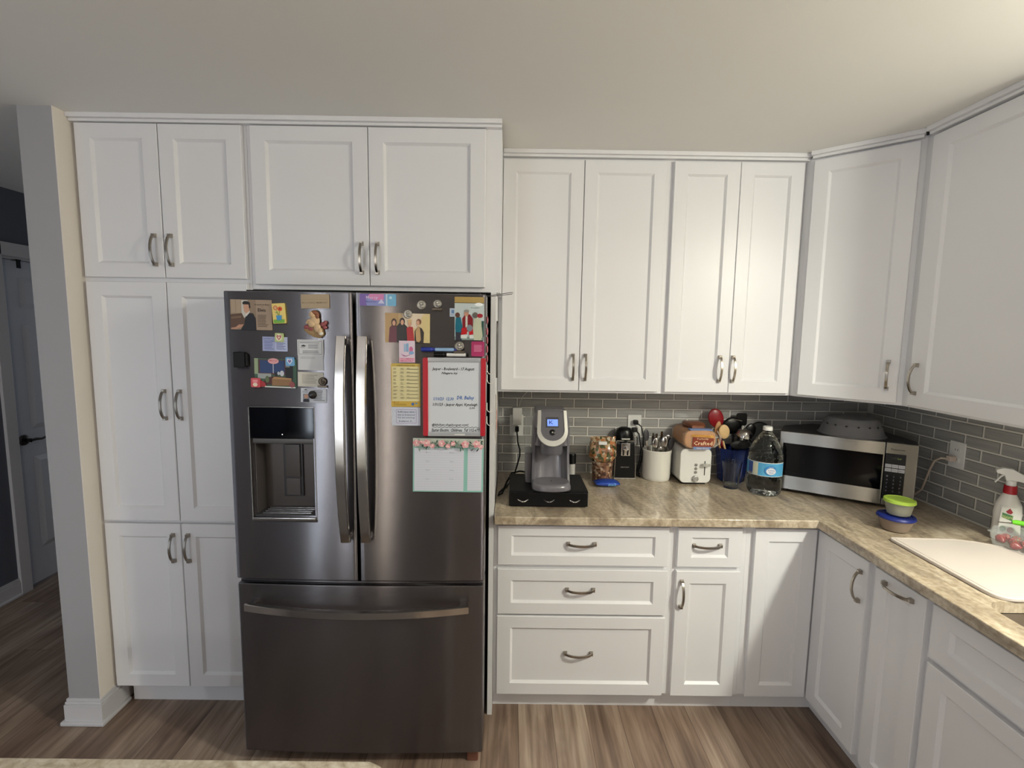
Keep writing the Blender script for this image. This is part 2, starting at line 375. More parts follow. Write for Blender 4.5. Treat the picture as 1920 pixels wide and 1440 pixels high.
# backsplash tiles
random.seed(4)
def splash(name, X, L, phase, label):
    b = B(X); b.box(0, L, -.0042, .009, .914, 1.398, GROUT)
    g = .0034; ph, pw = .0501, .1525
    for r in range(10):
        z0 = .918 + r * ph - (.0) + g / 2; z1 = min(z0 + ph - g, 1.397)
        if z1 - z0 < .01: continue
        x = phase + (0 if r % 2 == 0 else pw / 2) - 6 * pw
        while x < L:
            a, c = max(x + g / 2, 0), min(x + pw - g / 2, L)
            if c - a > .012:
                e = .0036
                b.loft([[(a, .002, z0), (c, .002, z0), (c, .002, z1), (a, .002, z1)], [(a, -.003, z0), (c, -.003, z0), (c, -.003, z1), (a, -.003, z1)]], TEDGE, cap=False)
                b.loft([[(a, -.003, z0), (c, -.003, z0), (c, -.003, z1), (a, -.003, z1)], [(a + e, -.0055, z0 + e), (c - e, -.0055, z0 + e), (c - e, -.0055, z1 - e), (a + e, -.0055, z1 - e)]], TEDGE, cap=False)
                b.poly([(a + e, -.0055, z0 + e), (c - e, -.0055, z0 + e), (c - e, -.0055, z1 - e), (a + e, -.0055, z1 - e)], TILE)
            x += pw
    return b.done(name, None, label, 'backsplash', ang=0)
splash('tile_backsplash', T(1.046, YB - .010, 0), XR - 1.046 - .001, (1.069 - 1.046) % .1525 + .1525 * 5, 'grey glass brick-pattern tile backsplash behind the coffee maker and toaster')
splash('tile_backsplash', T(XR - .010, YB - .012, 0) @ RZ(-PI / 2), 2.2, .12 + .1525 * 5, 'grey glass brick-pattern tile backsplash on the right wall behind the spray bottle')

# ------------------------------------------------------------------ cabinets
def shaker(X, w, h, rx=.058, rz=.055, dep=.010, t=.02, m=None):
    m = m or CAB; b = B(X)
    def R(ix, iz, y): return [(ix, y, iz), (w - ix, y, iz), (w - ix, y, h - iz), (ix, y, h - iz)]
    b.loft([R(0, 0, t), R(0, 0, .002), R(.002, .002, 0), R(rx, rz, 0), R(rx + .009, rz + .009, dep), R(rx + .010, rz + .010, dep + .0004), R(rx + .014, rz + .014, dep + .0004)], m)
    return b
def pull(b, X, L=.128):
    """arched pull: along local x, standing off towards -y"""
    b2 = B(X)
    for sx in (-1, 1):
        c = sx * (L / 2 - .008)
        b2.loft([[(c - .008, 0, -.008), (c + .008, 0, -.008), (c + .008, 0, .008), (c - .008, 0, .008)],
                 [(c - .0065, -.009, -.0065), (c + .0065, -.009, -.0065), (c + .0065, -.009, .0065), (c - .0065, -.009, .0065)],
                 [(c - .006, -.014, -.006), (c + .006, -.014, -.006), (c + .006, -.014, .006), (c - .006, -.014, .006)]], NICK)
    n = 14; pts = []
    for i in range(n + 1):
        u = -1 + 2 * i / n; pts.append((u * (L / 2 - .008), -.010 - .021 * (1 - u * u) ** .75, 0))
    b2.tube(pts, .004, NICK, flat=(.0105, .006, (0, 0, 1)))
    return b2
def door(par, F, x, z, w, h, hx=None, hz=None, hrot=0, name='door', rx=.058, rz=.055, ldep=0.):
    """F: frame of the cabinet face (x along, -y outward)"""
    d = shaker(F @ T(x, 0, z), w, h, rx, rz).done(name, par, ang=25)
    if hx is not None:
        pull(None, F @ T(hx, ldep, hz) @ RY(hrot)).done('handle', d)
    return d
ID = Matrix()
G = .0015
# pantry
t = thing('pantry_cabinet', (-.26, .32, 0), 'tall white shaker pantry cabinet with six doors, between the wall end and the refrigerator', 'cabinet')
b = B(); b.box(-.6025, .066, .02, .625, .114, 2.462, CAB).box(-.570, .066, .07, .625, 0, .112, CAB); b.done('cabinet_body', t)
for (z0, z1, hz) in ((1.8655, 2.4485, 1.972), (.8640, 1.8485, 1.356), (.118, .8515, .748)):
    door(t, ID, -.5855, z0, .3165, z1 - z0, -.300, hz, PI / 2); door(t, ID, -.2655, z0, .319, z1 - z0, -.237, hz, PI / 2)
# over the fridge
t = thing('wall_cabinet', (.56, .32, 1.83), 'wide white two-door cabinet above the refrigerator', 'cabinet')
B().box(.067, 1.0605, .02, .625, 1.828, 2.462, CAB).done('cabinet_body', t)
door(t, ID, .0875, 1.8455, .4535, .6025, .512, 1.953, PI / 2); door(t, ID, .5440, 1.8455, .4545, .6025, .574, 1.953, PI / 2)
b = B(); b.box(1.0235, 1.0445, .0, .625, 0, 1.8275, CAB, .001); b.done('refrigerator_surround', None, 'narrow white upright panel between the refrigerator and the drawer cabinet', 'panel')
# uppers
FU = T(0, .3055, 0)
t = thing('wall_cabinet', (1.43, .45, 1.388), 'white two-door wall cabinet above the coffee maker, next to the refrigerator', 'cabinet', 'white wall cabinets')
B().box(1.0465, 1.816, .3255, .625, 1.389, 2.462, CAB).done('cabinet_body', t)
door(t, FU, 1.0625, 1.3995, .3635, 1.0425, 1.397, 1.511, PI / 2); door(t, FU, 1.4290, 1.3995, .3705, 1.0425, 1.455, 1.511, PI / 2)
t = thing('wall_cabinet', (2.12, .45, 1.388), 'white two-door wall cabinet above the toaster, beside the diagonal corner cabinet', 'cabinet', 'white wall cabinets')
B().box(1.8165, 2.432, .3255, .625, 1.389, 2.462, CAB).done('cabinet_body', t)
door(t, FU, 1.8315, 1.3995, .2975, 1.0425, 2.083, 1.512, PI / 2); door(t, FU, 2.1315, 1.3995, .286, 1.0425, 2.145, 1.512, PI / 2)
# diagonal
a = math.atan2(.0273 - .2723, 2.7068 - 2.4375); LD = math.hypot(.2693, .245)
FD = T(2.4375, .2723, 0) @ RZ(a)
t = thing('corner_cabinet', (2.75, .33, 1.388), 'white single-door diagonal wall cabinet in the corner above the microwave', 'cabinet', 'white wall cabinets')
nx, ny = -math.sin(a) * .0205, math.cos(a) * .0205; dx, dy = math.cos(a), math.sin(a)
p0 = (2.4375 + nx - dx * .015, .2723 + ny - dy * .015); p1 = (2.7068 + nx + dx * .018, .0273 + ny + dy * .018)
B().prism([(2.4335, .3255), p0, p1, (2.7355, .0), (3.03, .0), (3.03, .618), (2.4335, .618)], 1.389, 2.462, CAB).done('cabinet_body', t)
door(t, FD, 0, 1.3995, LD, 1.0425, LD - .037, 1.513, PI / 2)
# right upper
FR = T(2.7148, 0, 0) @ RZ(-PI / 2)
t = thing('wall_cabinet', (2.88, -.31, 1.388), 'large white wall cabinet on the right wall above the spray bottle', 'cabinet', 'white wall cabinets')
B().box(2.7355, 3.029, -.62, -.001, 1.389, 2.462, CAB).done('cabinet_body', t)
door(t, FR, .0182, 1.3995, .585, 1.0425, .052, 1.507, PI / 2, rx=.075)
# crown trims
b = B(); b.box(-.6025, 1.0605, -.018, .03, 2.4625, CZ, CAB, .002).box(-.6025, 1.0605, -.006, .03, 2.4515, 2.4625, CAB, .002); struct(b, 'trim_2')
b = B(); b.box(1.0615, 2.436, .288, .34, 2.4625, CZ, CAB, .002).box(1.0615, 2.436, .300, .33, 2.4505, 2.4625, CAB, .002); struct(b, 'trim_3')
b = B(FD); b.box(-.012, LD + .012, -.018, .03, 2.4625, CZ, CAB, .002).box(-.008, LD + .008, -.006, .022, 2.4505, 2.4625, CAB, .002); struct(b, 'trim_4')
b = B(FR); b.box(.0, .62, -.018, .03, 2.4625, CZ, CAB, .002).box(.004, .62, -.006, .022, 2.4505, 2.4625, CAB, .002); struct(b, 'trim_5')
# base: drawers
t = thing('base_cabinet', (1.43, .32, 0), 'white base cabinet with three drawers under the coffee maker', 'cabinet', 'white base cabinets')
b = B(); b.box(1.0455, 1.803, .02, .615, .095, .878, CAB).box(1.0455, 1.803, .065, .615, 0, .095, CAB); b.done('cabinet_body', t)
for z0, z1, hz, rz in ((.6895, .8617, .783, .042), (.4695, .6715, .579, .050), (.0985, .4595, .289, .052)):
    door(t, ID, 1.0622, z0, .7232, z1 - z0, 1.417, hz, 0, 'drawer', rz=rz, ldep=.009)
t = thing('base_cabinet', (1.96, .32, 0), 'narrow white base cabinet with one drawer over one door under the toaster', 'cabinet', 'white base cabinets')
b = B(); b.box(1.8035, 2.12, .02, .615, .095, .878, CAB).box(1.8035, 2.12, .065, .615, 0, .095, CAB); b.done('cabinet_body', t)
door(t, ID, 1.8225, .6895, .2725, .1722, 1.949, .783, 0, 'drawer', rz=.042, ldep=.009)
door(t, ID, 1.8225, .0985, .2725, .573, 1.847, .570, PI / 2)
# corner base
FB = T(2.413, 0, 0) @ RZ(-PI / 2)
t = thing('corner_cabinet', (2.7, .3, 0), 'white corner base cabinet with two doors meeting at the inner corner of the counter', 'cabinet', 'white base cabinets')
b = B(); b.prism([(2.1205, .02), (2.433, .02), (2.433, -.307), (3.03, -.307), (3.03, .615), (2.1205, .615)], .095, .878, CAB)
b.prism([(2.1205, .065), (2.478, .065), (2.478, -.307), (3.03, -.307), (3.03, .615), (2.1205, .615)], 0, .095, CAB); b.done('cabinet_body', t)
door(t, ID, 2.1485, .0985, .262, .763); door(t, FB, .003, .0985, .2875, .763, .2585, .752, PI / 2)
t = thing('base_cabinet', (2.7, -.43, 0), 'narrow white pull-out base cabinet with a slanting-looking top handle, left of the sink cabinet', 'cabinet', 'white base cabinets')
t['label'] = 'narrow white pull-out base cabinet with a level handle at its top, beside the sink cabinet'
b = B(FB); b.box(.3075, .548, .02, .617, .095, .878, CAB).box(.3075, .548, .065, .617, 0, .095, CAB); b.done('cabinet_body', t)
door(t, FB, .3255, .0985, .2134, .763, .4322, .827, 0)
t = thing('base_cabinet', (2.7, -1.0, 0), 'white sink base cabinet with a false drawer front above its doors', 'cabinet', 'white base cabinets')
b = B(FB); b.box(.5485, 1.46, .02, .617, .095, .62, CAB).box(.5485, 1.46, .065, .617, 0, .095, CAB).box(.5485, 1.46, .02, .05, .62, .878, CAB).box(.5485, .56, .05, .617, .62, .878, CAB).box(1.45, 1.46, .05, .617, .62, .878, CAB); b.done('cabinet_body', t)
door(t, FB, .563, .6895, .88, .1722, name='false_drawer_front', rx=.065, rz=.05)
door(t, FB, .563, .0985, .438, .573, .975, .60, PI / 2); door(t, FB, 1.0045, .0985, .438, .573, 1.03, .60, PI / 2)

# ------------------------------------------------------------------ counters
ct = B(); ct.prism([(1.0465, -.034), (2.389, -.034), (2.389, -1.5), (3.029, -1.5), (3.029, .617), (1.0465, .617)], .8786, .914, STONE, bev=.004, seg=3)
ct = ct.done('countertop', None, 'L-shaped tan and grey streaked countertop with the sink cut into it', 'countertop')
def rrect(x0, x1, y0, y1, r, n=6):
    p = []
    for cx, cy, a0 in ((x1 - r, y1 - r, 0), (x0 + r, y1 - r, 90), (x0 + r, y0 + r, 180), (x1 - r, y0 + r, 270)):
        for i in range(n + 1):
            a = math.radians(a0 + 90 * i / n); p.append((cx + r * math.cos(a), cy + r * math.sin(a)))
    return p
cut(ct, B().prism(rrect(2.475, 2.93, -1.35, -.640, .06), .85, .95, STONE))
SINKM = M('dark_sink_composite', '4a4038', .35)
b = B(); ro = rrect(2.465, 2.94, -1.36, -.630, .065); ri = rrect(2.478, 2.927, -1.347, -.643, .055); rb = rrect(2.50, 2.905, -1.325, -.665, .05)
b.loft([[(x, y, .8782) for x, y in ro], [(x, y, .8782) for x, y in ri], [(x, y, .70) for x, y in rb], [(x, y, .69) for x, y in rb], [(x, y, .70 - .02) for x, y in ro]], SINKM, cap=True)
b.lathe([(0, .7005), (.04, .7005), (.042, .702), (.03, .703), (0, .701)], CHROME, 24, T(2.7, -1.0, -.0)); b.done('sink', None, 'dark undermount sink bowl set below the counter near the cutting board', 'sink')
t = thing('kitchen_island', (-.3, -1.65, 0), 'kitchen island with a pale mottled top, its corner cutting into the foreground', 'island')
b = B(); b.prism([(-.5, -1.19), (.865, -1.19), (.888, -1.20), (.898, -1.222), (.898, -2.05), (-.5, -2.05)], .877, .914, ISLE, bev=.005, seg=3); b.done('worktop', t)
B().box(-.46, .84, -2.0, -1.24, .0, .877, CAB, .002).done('cabinet_body', t)

# ------------------------------------------------------------------ refrigerator
FL, FRX, FY, BOW = .1056, 1.0177, -.2555, .012
FC = (FL + FRX) / 2; FH = (FRX - FL) / 2
def fy(x): return FY - BOW * (1 - ((x - FC) / FH) ** 2)
def slab(x0, x1, z0, z1, yb, m, bev=.004, n=28):
    pts = [(x0 + (x1 - x0) * i / n, fy(x0 + (x1 - x0) * i / n)) for i in range(n + 1)] + [(x1, yb), (x0, yb)]
    return B().prism(pts, z0, z1, m, bev=bev, seg=2)
fr = thing('refrigerator', (FC, .2, 0), 'dark stainless french door refrigerator covered in magnets, photos and notes', 'refrigerator')
b = B(); b.box(.112, 1.012, -.150, .58, .05, 1.795, BLACKM, .003).box(.14, .985, -.12, .55, .012, .05, BLACKM).box(.13, .2, -.15, -.05, 1.795, 1.812, BLACKM).box(.92, .99, -.15, -.05, 1.795, 1.812, BLACKM); b.done('fridge_body', fr)
B().box(.12, .17, -.18, -.12, 0, .055, BLACKM, .004).done('foot', fr)
B().box(.955, 1.0, -.235, -.12, 0, .05, M('copper_brown_plastic', '6b4436', .5), .006).done('foot', fr)
dl = slab(FL, .5570, .7528, 1.8001, -.155, FST).done('door', fr, 'left refrigerator door with the ice dispenser')
cut_o = B(); cut_o.box(.187, .407, -.4, -.178, 1.0, 1.283, DARKG)
# cutter works in world space, the part in its parent's space: same transform is handled by the modifier
bpy.context.view_layer.update()
cut(dl, cut_o)
dr = slab(.5665, FRX, .7528, 1.8001, -.155, FST).done('door', fr, 'right refrigerator door')
b = slab(FL + .001, FRX, .0567, .735, -.155, FST, .006)
b.prism([(FL + .004 + (FRX - FL - .008) * i / 14, fy(FL + .004 + (FRX - FL - .008) * i / 14) + .02) for i in range(15)] + [(FRX - .004, -.16), (FL + .004, -.16)], .735, .742, FST, bev=.001)
fd = b.done('freezer_drawer', fr)
# dispenser parts
y0 = fy(.295)
b = B(); b.box(.183, .411, y0 - .0035, y0 + .010, 1.283, 1.394, GLOSSB, .002); b.lathe([(0, 0), (.0016, 0), (.0016, .001), (0, .001)], M('white_led', 'ffffff', .5, emit='ffffff', es=1.5), 10, T(.298, y0 - .0035, 1.298) @ RX(PI / 2)); b.done('dispenser_panel', dl)
b = B()
for x0, x1, z0, z1 in ((.1785, .183, .976, 1.398), (.411, .4145, .976, 1.398), (.1785, .4145, 1.394, 1.398)): b.box(x0, x1, y0 - .004, y0 + .012, z0, z1, MST, .001)
b.box(.183, .411, y0 - .012, y0 + .004, .982, .994, HST, .003); b.box(.1785, .4145, y0 - .005, y0 + .012, .975, .983, DARKG, .001); b.done('dispenser_frame', dl)
DREC = M('dispenser_grey', '5a5553', .4, .5)
b = B(); b.box(.188, .406, -.1825, -.179, 1.0, 1.283, DREC); b.box(.188, .192, -.25, -.18, 1.0, 1.283, DREC).box(.402, .406, -.25, -.18, 1.0, 1.283, DREC)
b.box(.188, .406, -.262, -.18, 1.262, 1.282, M('dispenser_lip', '4a4744', .3, .5), .003)
b.box(.188, .406, -.262, -.18, .996, 1.001, DARKG)
for k in range(4): b.box(.21, .385, -.252 + k * .018, -.246 + k * .018, 1.001, 1.004, HST, .001)
b.done('dispenser_recess', dl)
b = B(); b.box(.262, .335, -.19, -.183, 1.045, 1.26, DARKG, .003); b.box(.270, .327, -.196, -.19, 1.12, 1.245, M('paddle_brown', '4e4845', .3, .3), .003); b.box(.272, .325, -.194, -.19, 1.05, 1.115, DREC, .002); b.done('paddle', dl)
def fridge_bar(x, lean):
    n = 24; pts = []
    for i in range(n + 1):
        u = -1 + 2 * i / n
        pts.append((x + lean * (1 - u * u), fy(x) - .030 - .034 * (1 - abs(u) ** 2.4), 1.283 + u * .365))
    b = B(); b.tube(pts, .01, HST, flat=(.036, .017, (1, 0, 0)))
    for zz in (1.283 - .350, 1.283 + .350): b.box(x - .013, x + .013, fy(x) - .034, fy(x) + .004, zz - .012, zz + .012, HST, .003)
    return b
fridge_bar(.5255, -.001).done('handle', dl, 'long bowed steel handle'); fridge_bar(.5975, .001).done('handle', dr, 'long bowed steel handle')
n = 26; pts = []
for i in range(n + 1):
    u = -1 + 2 * i / n; pts.append((.558 + u * .405, fy(.558) - .022 - .046 * (1 - abs(u) ** 2), .662 - .0 * u))
b = B(); b.tube(pts, .011, HST, flat=(.030, .020, (0, 0, 1)))
for sx in (-1, 1): b.box(.558 + sx * .385 - .012, .558 + sx * .385 + .012, fy(.93) - .035, fy(.93) + .004, .650, .674, HST, .003)
b.done('handle', fd, 'wide bowed steel handle')

# ------------------------------------------------------------------ flat things on the fridge
def C(h, r=.55): return M('print_' + h, h, r)
def card(name, cx, cz, w, h, base, art, label, cat, th=.0012, rot=0, group=None, rough=.55, off=0., rad=0., x0y=None):
    y = fy(cx) - .0012 - off
    slope = math.atan2(fy(cx + .02) - fy(cx - .02), .04)
    b = B(T(cx, y, cz) @ RZ(slope) @ RY(rot))
    bm_ = C(base, rough)
    if rad: b.prism(rrect(-w / 2, w / 2, -h / 2, h / 2, rad, 4), -th, 0.0008, bm_, axis='y', bev=min(th * .3, .001) if th > .003 else 0)
    else: b.box(-w / 2, w / 2, -th, .0008, -h / 2, h / 2, bm_, .0006 if th > .003 else 0)
    yy = -th - .0002
    for a in art:
        k = a[0]; m = C(a[-1], rough); X = lambda u: (u - .5) * w; Z = lambda v: (v - .5) * h
        if k == 'r': b.poly([(X(a[1]), yy, Z(a[2])), (X(a[3]), yy, Z(a[2])), (X(a[3]), yy, Z(a[4])), (X(a[1]), yy, Z(a[4]))], m)
        elif k == 'e':
            n = 18; b.poly([(X(a[1]) + a[3] * w * math.cos(2 * PI * i / n), yy, Z(a[2]) + a[4] * h * math.sin(2 * PI * i / n)) for i in range(n)], m)
        elif k == 'p': b.poly([(X(u), yy, Z(v)) for u, v in a[1]], m)
        elif k == 't': b.text(a[1], X(a[2]), X(a[3]), Z(a[4]), Z(a[5]), yy, m)
        elif k == 'l':   # lines of small print
            rnd = random.Random(a[1])
            for i in range(a[6]):
                zc = Z(a[5] - (a[5] - a[3]) * (i + .5) / a[6]); hh = (a[5] - a[3]) * h / a[6] * .18; e = (a[4] - a[2]) * rnd.uniform(.0, .3)
                b.poly([(X(a[2]), yy, zc - hh), (X(a[4] - e), yy, zc - hh), (X(a[4] - e), yy, zc + hh), (X(a[2]), yy, zc + hh)], m)
        yy -= .00012
    return b.done(name, None, label, cat, group, ang=30)
SKIN = 'c79a80'
card('photo_card', .203, 1.718, .147, .104, 'a08c78', [
    ('r', 0, 0, .62, 1, '8d7a66'), ('r', .02, .55, .26, 1, 'a8967f'), ('r', .27, .4, .43, .98, 'c9c6bd'), ('r', .13, .56, .14, 1, '8a7762'),
    ('p', [(0, .02), (0, .5), (.28, .55), (.36, .3), (.3, .1)], '5a4334'), ('p', [(.02, .42), (.26, .46), (.26, .4), (.02, .36)], '7a6048'),
    ('p', [(.62, 0), (.24, 0), (.33, .18), (.36, .42), (.46, .56), (.55, .55), (.61, .38)], '14151c'),
    ('p', [(.37, .5), (.40, .64), (.48, .63), (.46, .56), (.39, .45)], 'd6d3cf'),
    ('p', [(.32, .78), (.34, .6), (.39, .54), (.46, .62), (.48, .8), (.44, .88), (.34, .88)], SKIN),
    ('p', [(.31, .84), (.30, .90), (.34, .95), (.42, .95), (.48, .9), (.49, .74), (.46, .7), (.45, .84), (.36, .84)], '17120f'),
    ('p', [(0, .02), (.02, .06), (.12, .08), (.2, .17), (.32, .18), (.28, .1), (.14, .02)], 'b98a72'),
    ('t', 'In Love in Rem', .60, .95, .82, .87, '3a2f26'), ('t', 'of', .76, .79, .76, .79, '3a2f26'), ('t', 'Elvis', .67, .86, .61, .72, '1d1712'),
    ('l', 5, .66, .1, .92, .52, 8, '5a4c3f')], 'tan printed card with a photo of a dark-haired person seated at a piano', 'card', rot=.01)
card('flower_magnet', .303, 1.724, .044, .069, 'e6cf7a', [
    ('r', .06, .02, .94, .2, '6fa83c'), ('e', .28, .78, .17, .11, 'c8603a'), ('e', .28, .78, .10, .065, 'ecd9a0'), ('e', .28, .78, .05, .03, 'c8603a'), ('e', .64, .72, .19, .11, 'd9562a'), ('e', .64, .72, .07, .05, '8c3a1c'),
    ('p', [(.34, .66), (.38, .66), (.5, .4), (.46, .4)], '4d8a34'), ('p', [(.62, .62), (.58, .62), (.52, .4), (.56, .4)], '4d8a34'), ('p', [(.2, .58), (.42, .5), (.4, .56)], '62a040'),
    ('p', [(.3, .4), (.76, .4), (.7, .16), (.36, .16)], '3f8fc4')], 'raised yellow magnet painted with orange flowers in a blue pot', 'magnet', th=.008, rot=-.05, rad=.003)
card('wood_plaque', .429, 1.767, .097, .048, 'a8967c', [('t', 'IN LOVING MEMORY', .04, .96, .34, .46, '6a5743'), ('r', .02, .62, .98, .64, '97856b')], 'beige lettered plaque magnet at the top of the left fridge door', 'magnet', th=.005, rot=-.02)
card('heart_magnet', .301, 1.641, .030, .031, 'b7c58a', [('e', .5, .52, .36, .38, 'e8e2c8'), ('p', [(.5, .2), (.22, .55), (.26, .75), (.42, .76), (.5, .64), (.58, .76), (.74, .75), (.78, .55)], 'b04a44'), ('p', [(.5, .34), (.34, .56), (.4, .66), (.5, .54), (.6, .66), (.66, .56)], 'e8d8c8')], 'small green square magnet with a heart, over the blue note', 'magnet', th=.006, rot=.04, rad=.004, off=.0015)
card('note_card', .283, 1.618, .088, .050, '9ea6cc', [('r', .5, 0, 1, 1, 'b4bcdc'), ('t', 'Love from', .05, .32, .82, .92, '3c4687'), ('l', 3, .06, .1, .46, .75, 6, '5a649c'), ('l', 8, .56, .12, .94, .6, 5, '4a548c')], 'small folded blue-lavender note card under the green heart magnet', 'card', rot=.015)
b = B(T(.158, fy(.158) - .0005, 1.562)); b.box(-.020, .020, -.014, 0, -.027, .027, BLACKM, .003).box(.020, .028, -.010, 0, -.022, .022, BLACKM, .002); b.done('magnetic_clip', None, 'small black box-shaped magnetic clip on the left edge of the fridge door', 'magnet')
card('holiday_photo', .281, 1.516, .149, .101, '3c5a48', [
    ('r', .1, .45, .74, .96, '5a2a30'), ('r', .13, .5, .44, .94, '26406e'), ('r', .46, .5, .72, .94, '26406e'), ('r', .44, .5, .46, .94, 'b8bcc8'), ('r', .74, .3, .92, .8, '1a181c'), ('r', .74, .72, .84, .94, '8a8a84'),
    ('r', .0, .45, .09, 1, '90a080'), ('r', .08, .3, .4, .48, '9aa0a0'), ('p', [(.2, .1), (.28, .34), (.5, .4), (.9, .34), (.9, .08)], '4a2626'),
    ('p', [(.42, .06), (.42, .3), (.47, .38), (.88, .34), (.90, .08)], '8c6a48'), ('p', [(.42, .3), (.47, .37), (.88, .34), (.88, .29)], 'a8845c'), ('e', .66, .5, .05, .1, 'c8ccd4'), ('e', .52, .46, .04, .08, '20222a'), ('e', .58, .5, .03, .06, 'c0c4cc'),
    ('e', .46, .92, .13, .1, 'd8a0a4'), ('t', 'Merry', .37, .55, .9, .96, 'b84850'), ('e', .31, .28, .05, .12, '5c6a48'), ('p', [(.02, 0), (.3, .02), (.24, .18), (.04, .3)], 'a02c34'), ('r', .25, 0, .98, .04, 'd8dcd8'), ('e', .9, .12, .07, .1, '8c4a4c')],
    'holiday photo card with blue windows and a brown bench, low on the left fridge door', 'photo', rot=.02)
card('heart_magnet', .336, 1.558, .030, .031, '6fa6d4', [('p', [(.5, .16), (.16, .55), (.22, .84), (.42, .84), (.5, .7), (.58, .84), (.78, .84), (.84, .55)], 'd8dcec'), ('p', [(.5, .3), (.3, .58), (.4, .74), (.5, .58), (.6, .74), (.7, .58)], '4a78b8'), ('e', .5, .55, .08, .08, 'b84060')], 'small blue square magnet with a heart, on the corner of the holiday photo', 'magnet', th=.006, rad=.004, off=.0022)
card('square_magnet', .211, 1.482, .032, .033, 'c8505a', [('e', .5, .3, .26, .2, 'e8d8c0'), ('e', .5, .62, .3, .14, 'e08890'), ('r', .2, .74, .8, .8, 'eeb0b0')], 'small pink-red square magnet holding the lower corner of the holiday photo', 'magnet', th=.006, rot=.03, rad=.004, off=.0022)
card('appointment_card', .408, 1.608, .091, .054, 'd5d7d9', [('r', .05, .06, .95, .08, '55585e'), ('r', .05, .90, .95, .92, '55585e'), ('r', .05, .06, .06, .92, '55585e'), ('r', .94, .06, .95, .92, '55585e'), ('l', 1, .1, .76, .88, .84, 1, '44474e'), ('p', [(.14, .6), (.24, .68), (.34, .6), (.3, .56), (.18, .56)], '33363e'), ('l', 2, .12, .46, .36, .54, 2, '55585e'), ('l', 3, .42, .42, .86, .72, 4, '6a6d74'), ('l', 9, .2, .12, .9, .32, 2, '6a6d74')], 'white bordered card overlapping a blank slip beside the left fridge handle', 'card', off=.002)
card('paper_slip', .407, 1.556, .089, .055, 'cfd1d4', [('l', 2, .1, .72, .9, .86, 2, 'a0a4aa')], 'plain white paper slip hanging below the bordered appointment card', 'paper', rot=.01)
card('cream_card', .405, 1.496, .090, .051, 'cfccc0', [('l', 1, .16, .2, .8, .85, 6, '9a978c')], 'cream printed card partly under the round figure magnet', 'card', rot=.015)
card('business_card', .414, 1.439, .091, .050, 'cfd3dc', [('r', .08, .02, .34, .6, '8a8e98'), ('e', .21, .42, .08, .16, SKIN), ('p', [(.08, .02), (.12, .24), (.3, .24), (.35, .02)], '20242e'), ('p', [(.1, .86), (.2, .94), (.28, .86)], '33363e'), ('l', 3, .06, .68, .3, .8, 2, '6a6d74'), ('l', 5, .5, .12, .94, .9, 7, '6a6d74')], 'business card with a small portrait photo under a round dark magnet', 'card', rot=.03)
# relief medallion magnets
PEW = M('dark_pewter', '5f564b', .35, .8, var=.35, vs=260)
PEWL = M('pale_pewter', 'a7a49c', .3, .7, var=.35, vs=260)
def medallion(cx, cz, r, mt, label, foot=False, dome=False, off=0., name='medallion_magnet', group='round relief magnets'):
    b = B(T(cx, fy(cx) - .0005 - off, cz) @ RX(PI / 2))
    b.lathe([(0, 0), (r, 0), (r, .003), (r * .86, .006), (r * .8, .003), (0, .003)] if not dome else [(0, 0), (r, 0), (r, .004), (r * .8, .008), (r * .4, .011), (0, .0115)], mt, 28)
    if not dome:
        b.ball((-.1 * r, .25 * r, .004), .34 * r, .38 * r, .005, mt, 2); b.ball((.12 * r, -.25 * r, .004), .5 * r, .42 * r, .005, mt, 2); b.ball((.3 * r, .3 * r, .004), .18 * r, .34 * r, .004, PEWL, 2)
    if foot: b.box(-r * 1.15, r * 1.15, -r * 1.5, -r * .98, 0, .005, PEW, .001)
    return b.done(name, None, label, 'magnet', group)
medallion(.4475, 1.490, .0145, PEW, 'round dark relief magnet with a foot bar on the cream card', True, off=.0025)
medallion(.411, 1.442, .0145, M('dark_glass_dome', '1c1a1b', .08, coat=1.), 'round dark domed magnet on the business card', dome=True, off=.002)
medallion(.748, 1.728, .0155, PEWL, 'round silver magnet holding the top of the family photo', off=.002)
medallion(.794, 1.760, .0165, PEWL, 'round silver relief magnet left of the one with a foot bar')
medallion(.849, 1.765, .0150, PEWL, 'round silver relief magnet with a foot bar near the top of the right fridge door', True)
medallion(.9265, 1.620, .0165, PEWL, 'round silver relief magnet at the tip of the blue marker', True, off=.012)
# cherub
CH = M('cherub_cream', 'cdb08a', .5, var=.25, vs=120); CHB = M('cherub_brown', '7a4a30', .5, var=.3, vs=120); CHR = M('cherub_rose', '8c4a4c', .5, var=.35, vs=160); CHG = M('cherub_moss', '8a7048', .55, var=.4, vs=160)
t = thing('figurine_magnet', (.43, fy(.43), 1.638), 'painted resin magnet of a seated child with flowers', 'magnet')
yb = fy(.43) - .008
b = B(); b.ball((.428, yb, 1.700), .017, .007, .022, CH).ball((.418, yb - .002, 1.690), .013, .007, .012, CH).ball((.437, yb - .002, 1.676), .012, .007, .016, CH).ball((.446, yb - .003, 1.664), .008, .006, .014, CH).ball((.410, yb - .001, 1.700), .010, .005, .006, CH).ball((.402, yb, 1.694), .006, .004, .005, CH); b.done('body', t)
b = B(); b.ball((.421, yb - .003, 1.7215), .011, .008, .012, CH).ball((.428, yb - .002, 1.7275), .0125, .008, .0095, CHB).ball((.437, yb - .001, 1.718), .007, .007, .014, CHB); b.done('head', t)
b = B(); b.ball((.456, yb, 1.688), .010, .006, .009, CHR).ball((.464, yb, 1.694), .007, .006, .008, CHR).ball((.462, yb, 1.678), .008, .006, .007, CHR); b.done('rose_bunch', t)
b = B(); b.ball((.400, yb, 1.678), .011, .006, .009, CHR).ball((.414, yb - .001, 1.672), .010, .006, .007, CHR); b.done('rose_bunch', t)
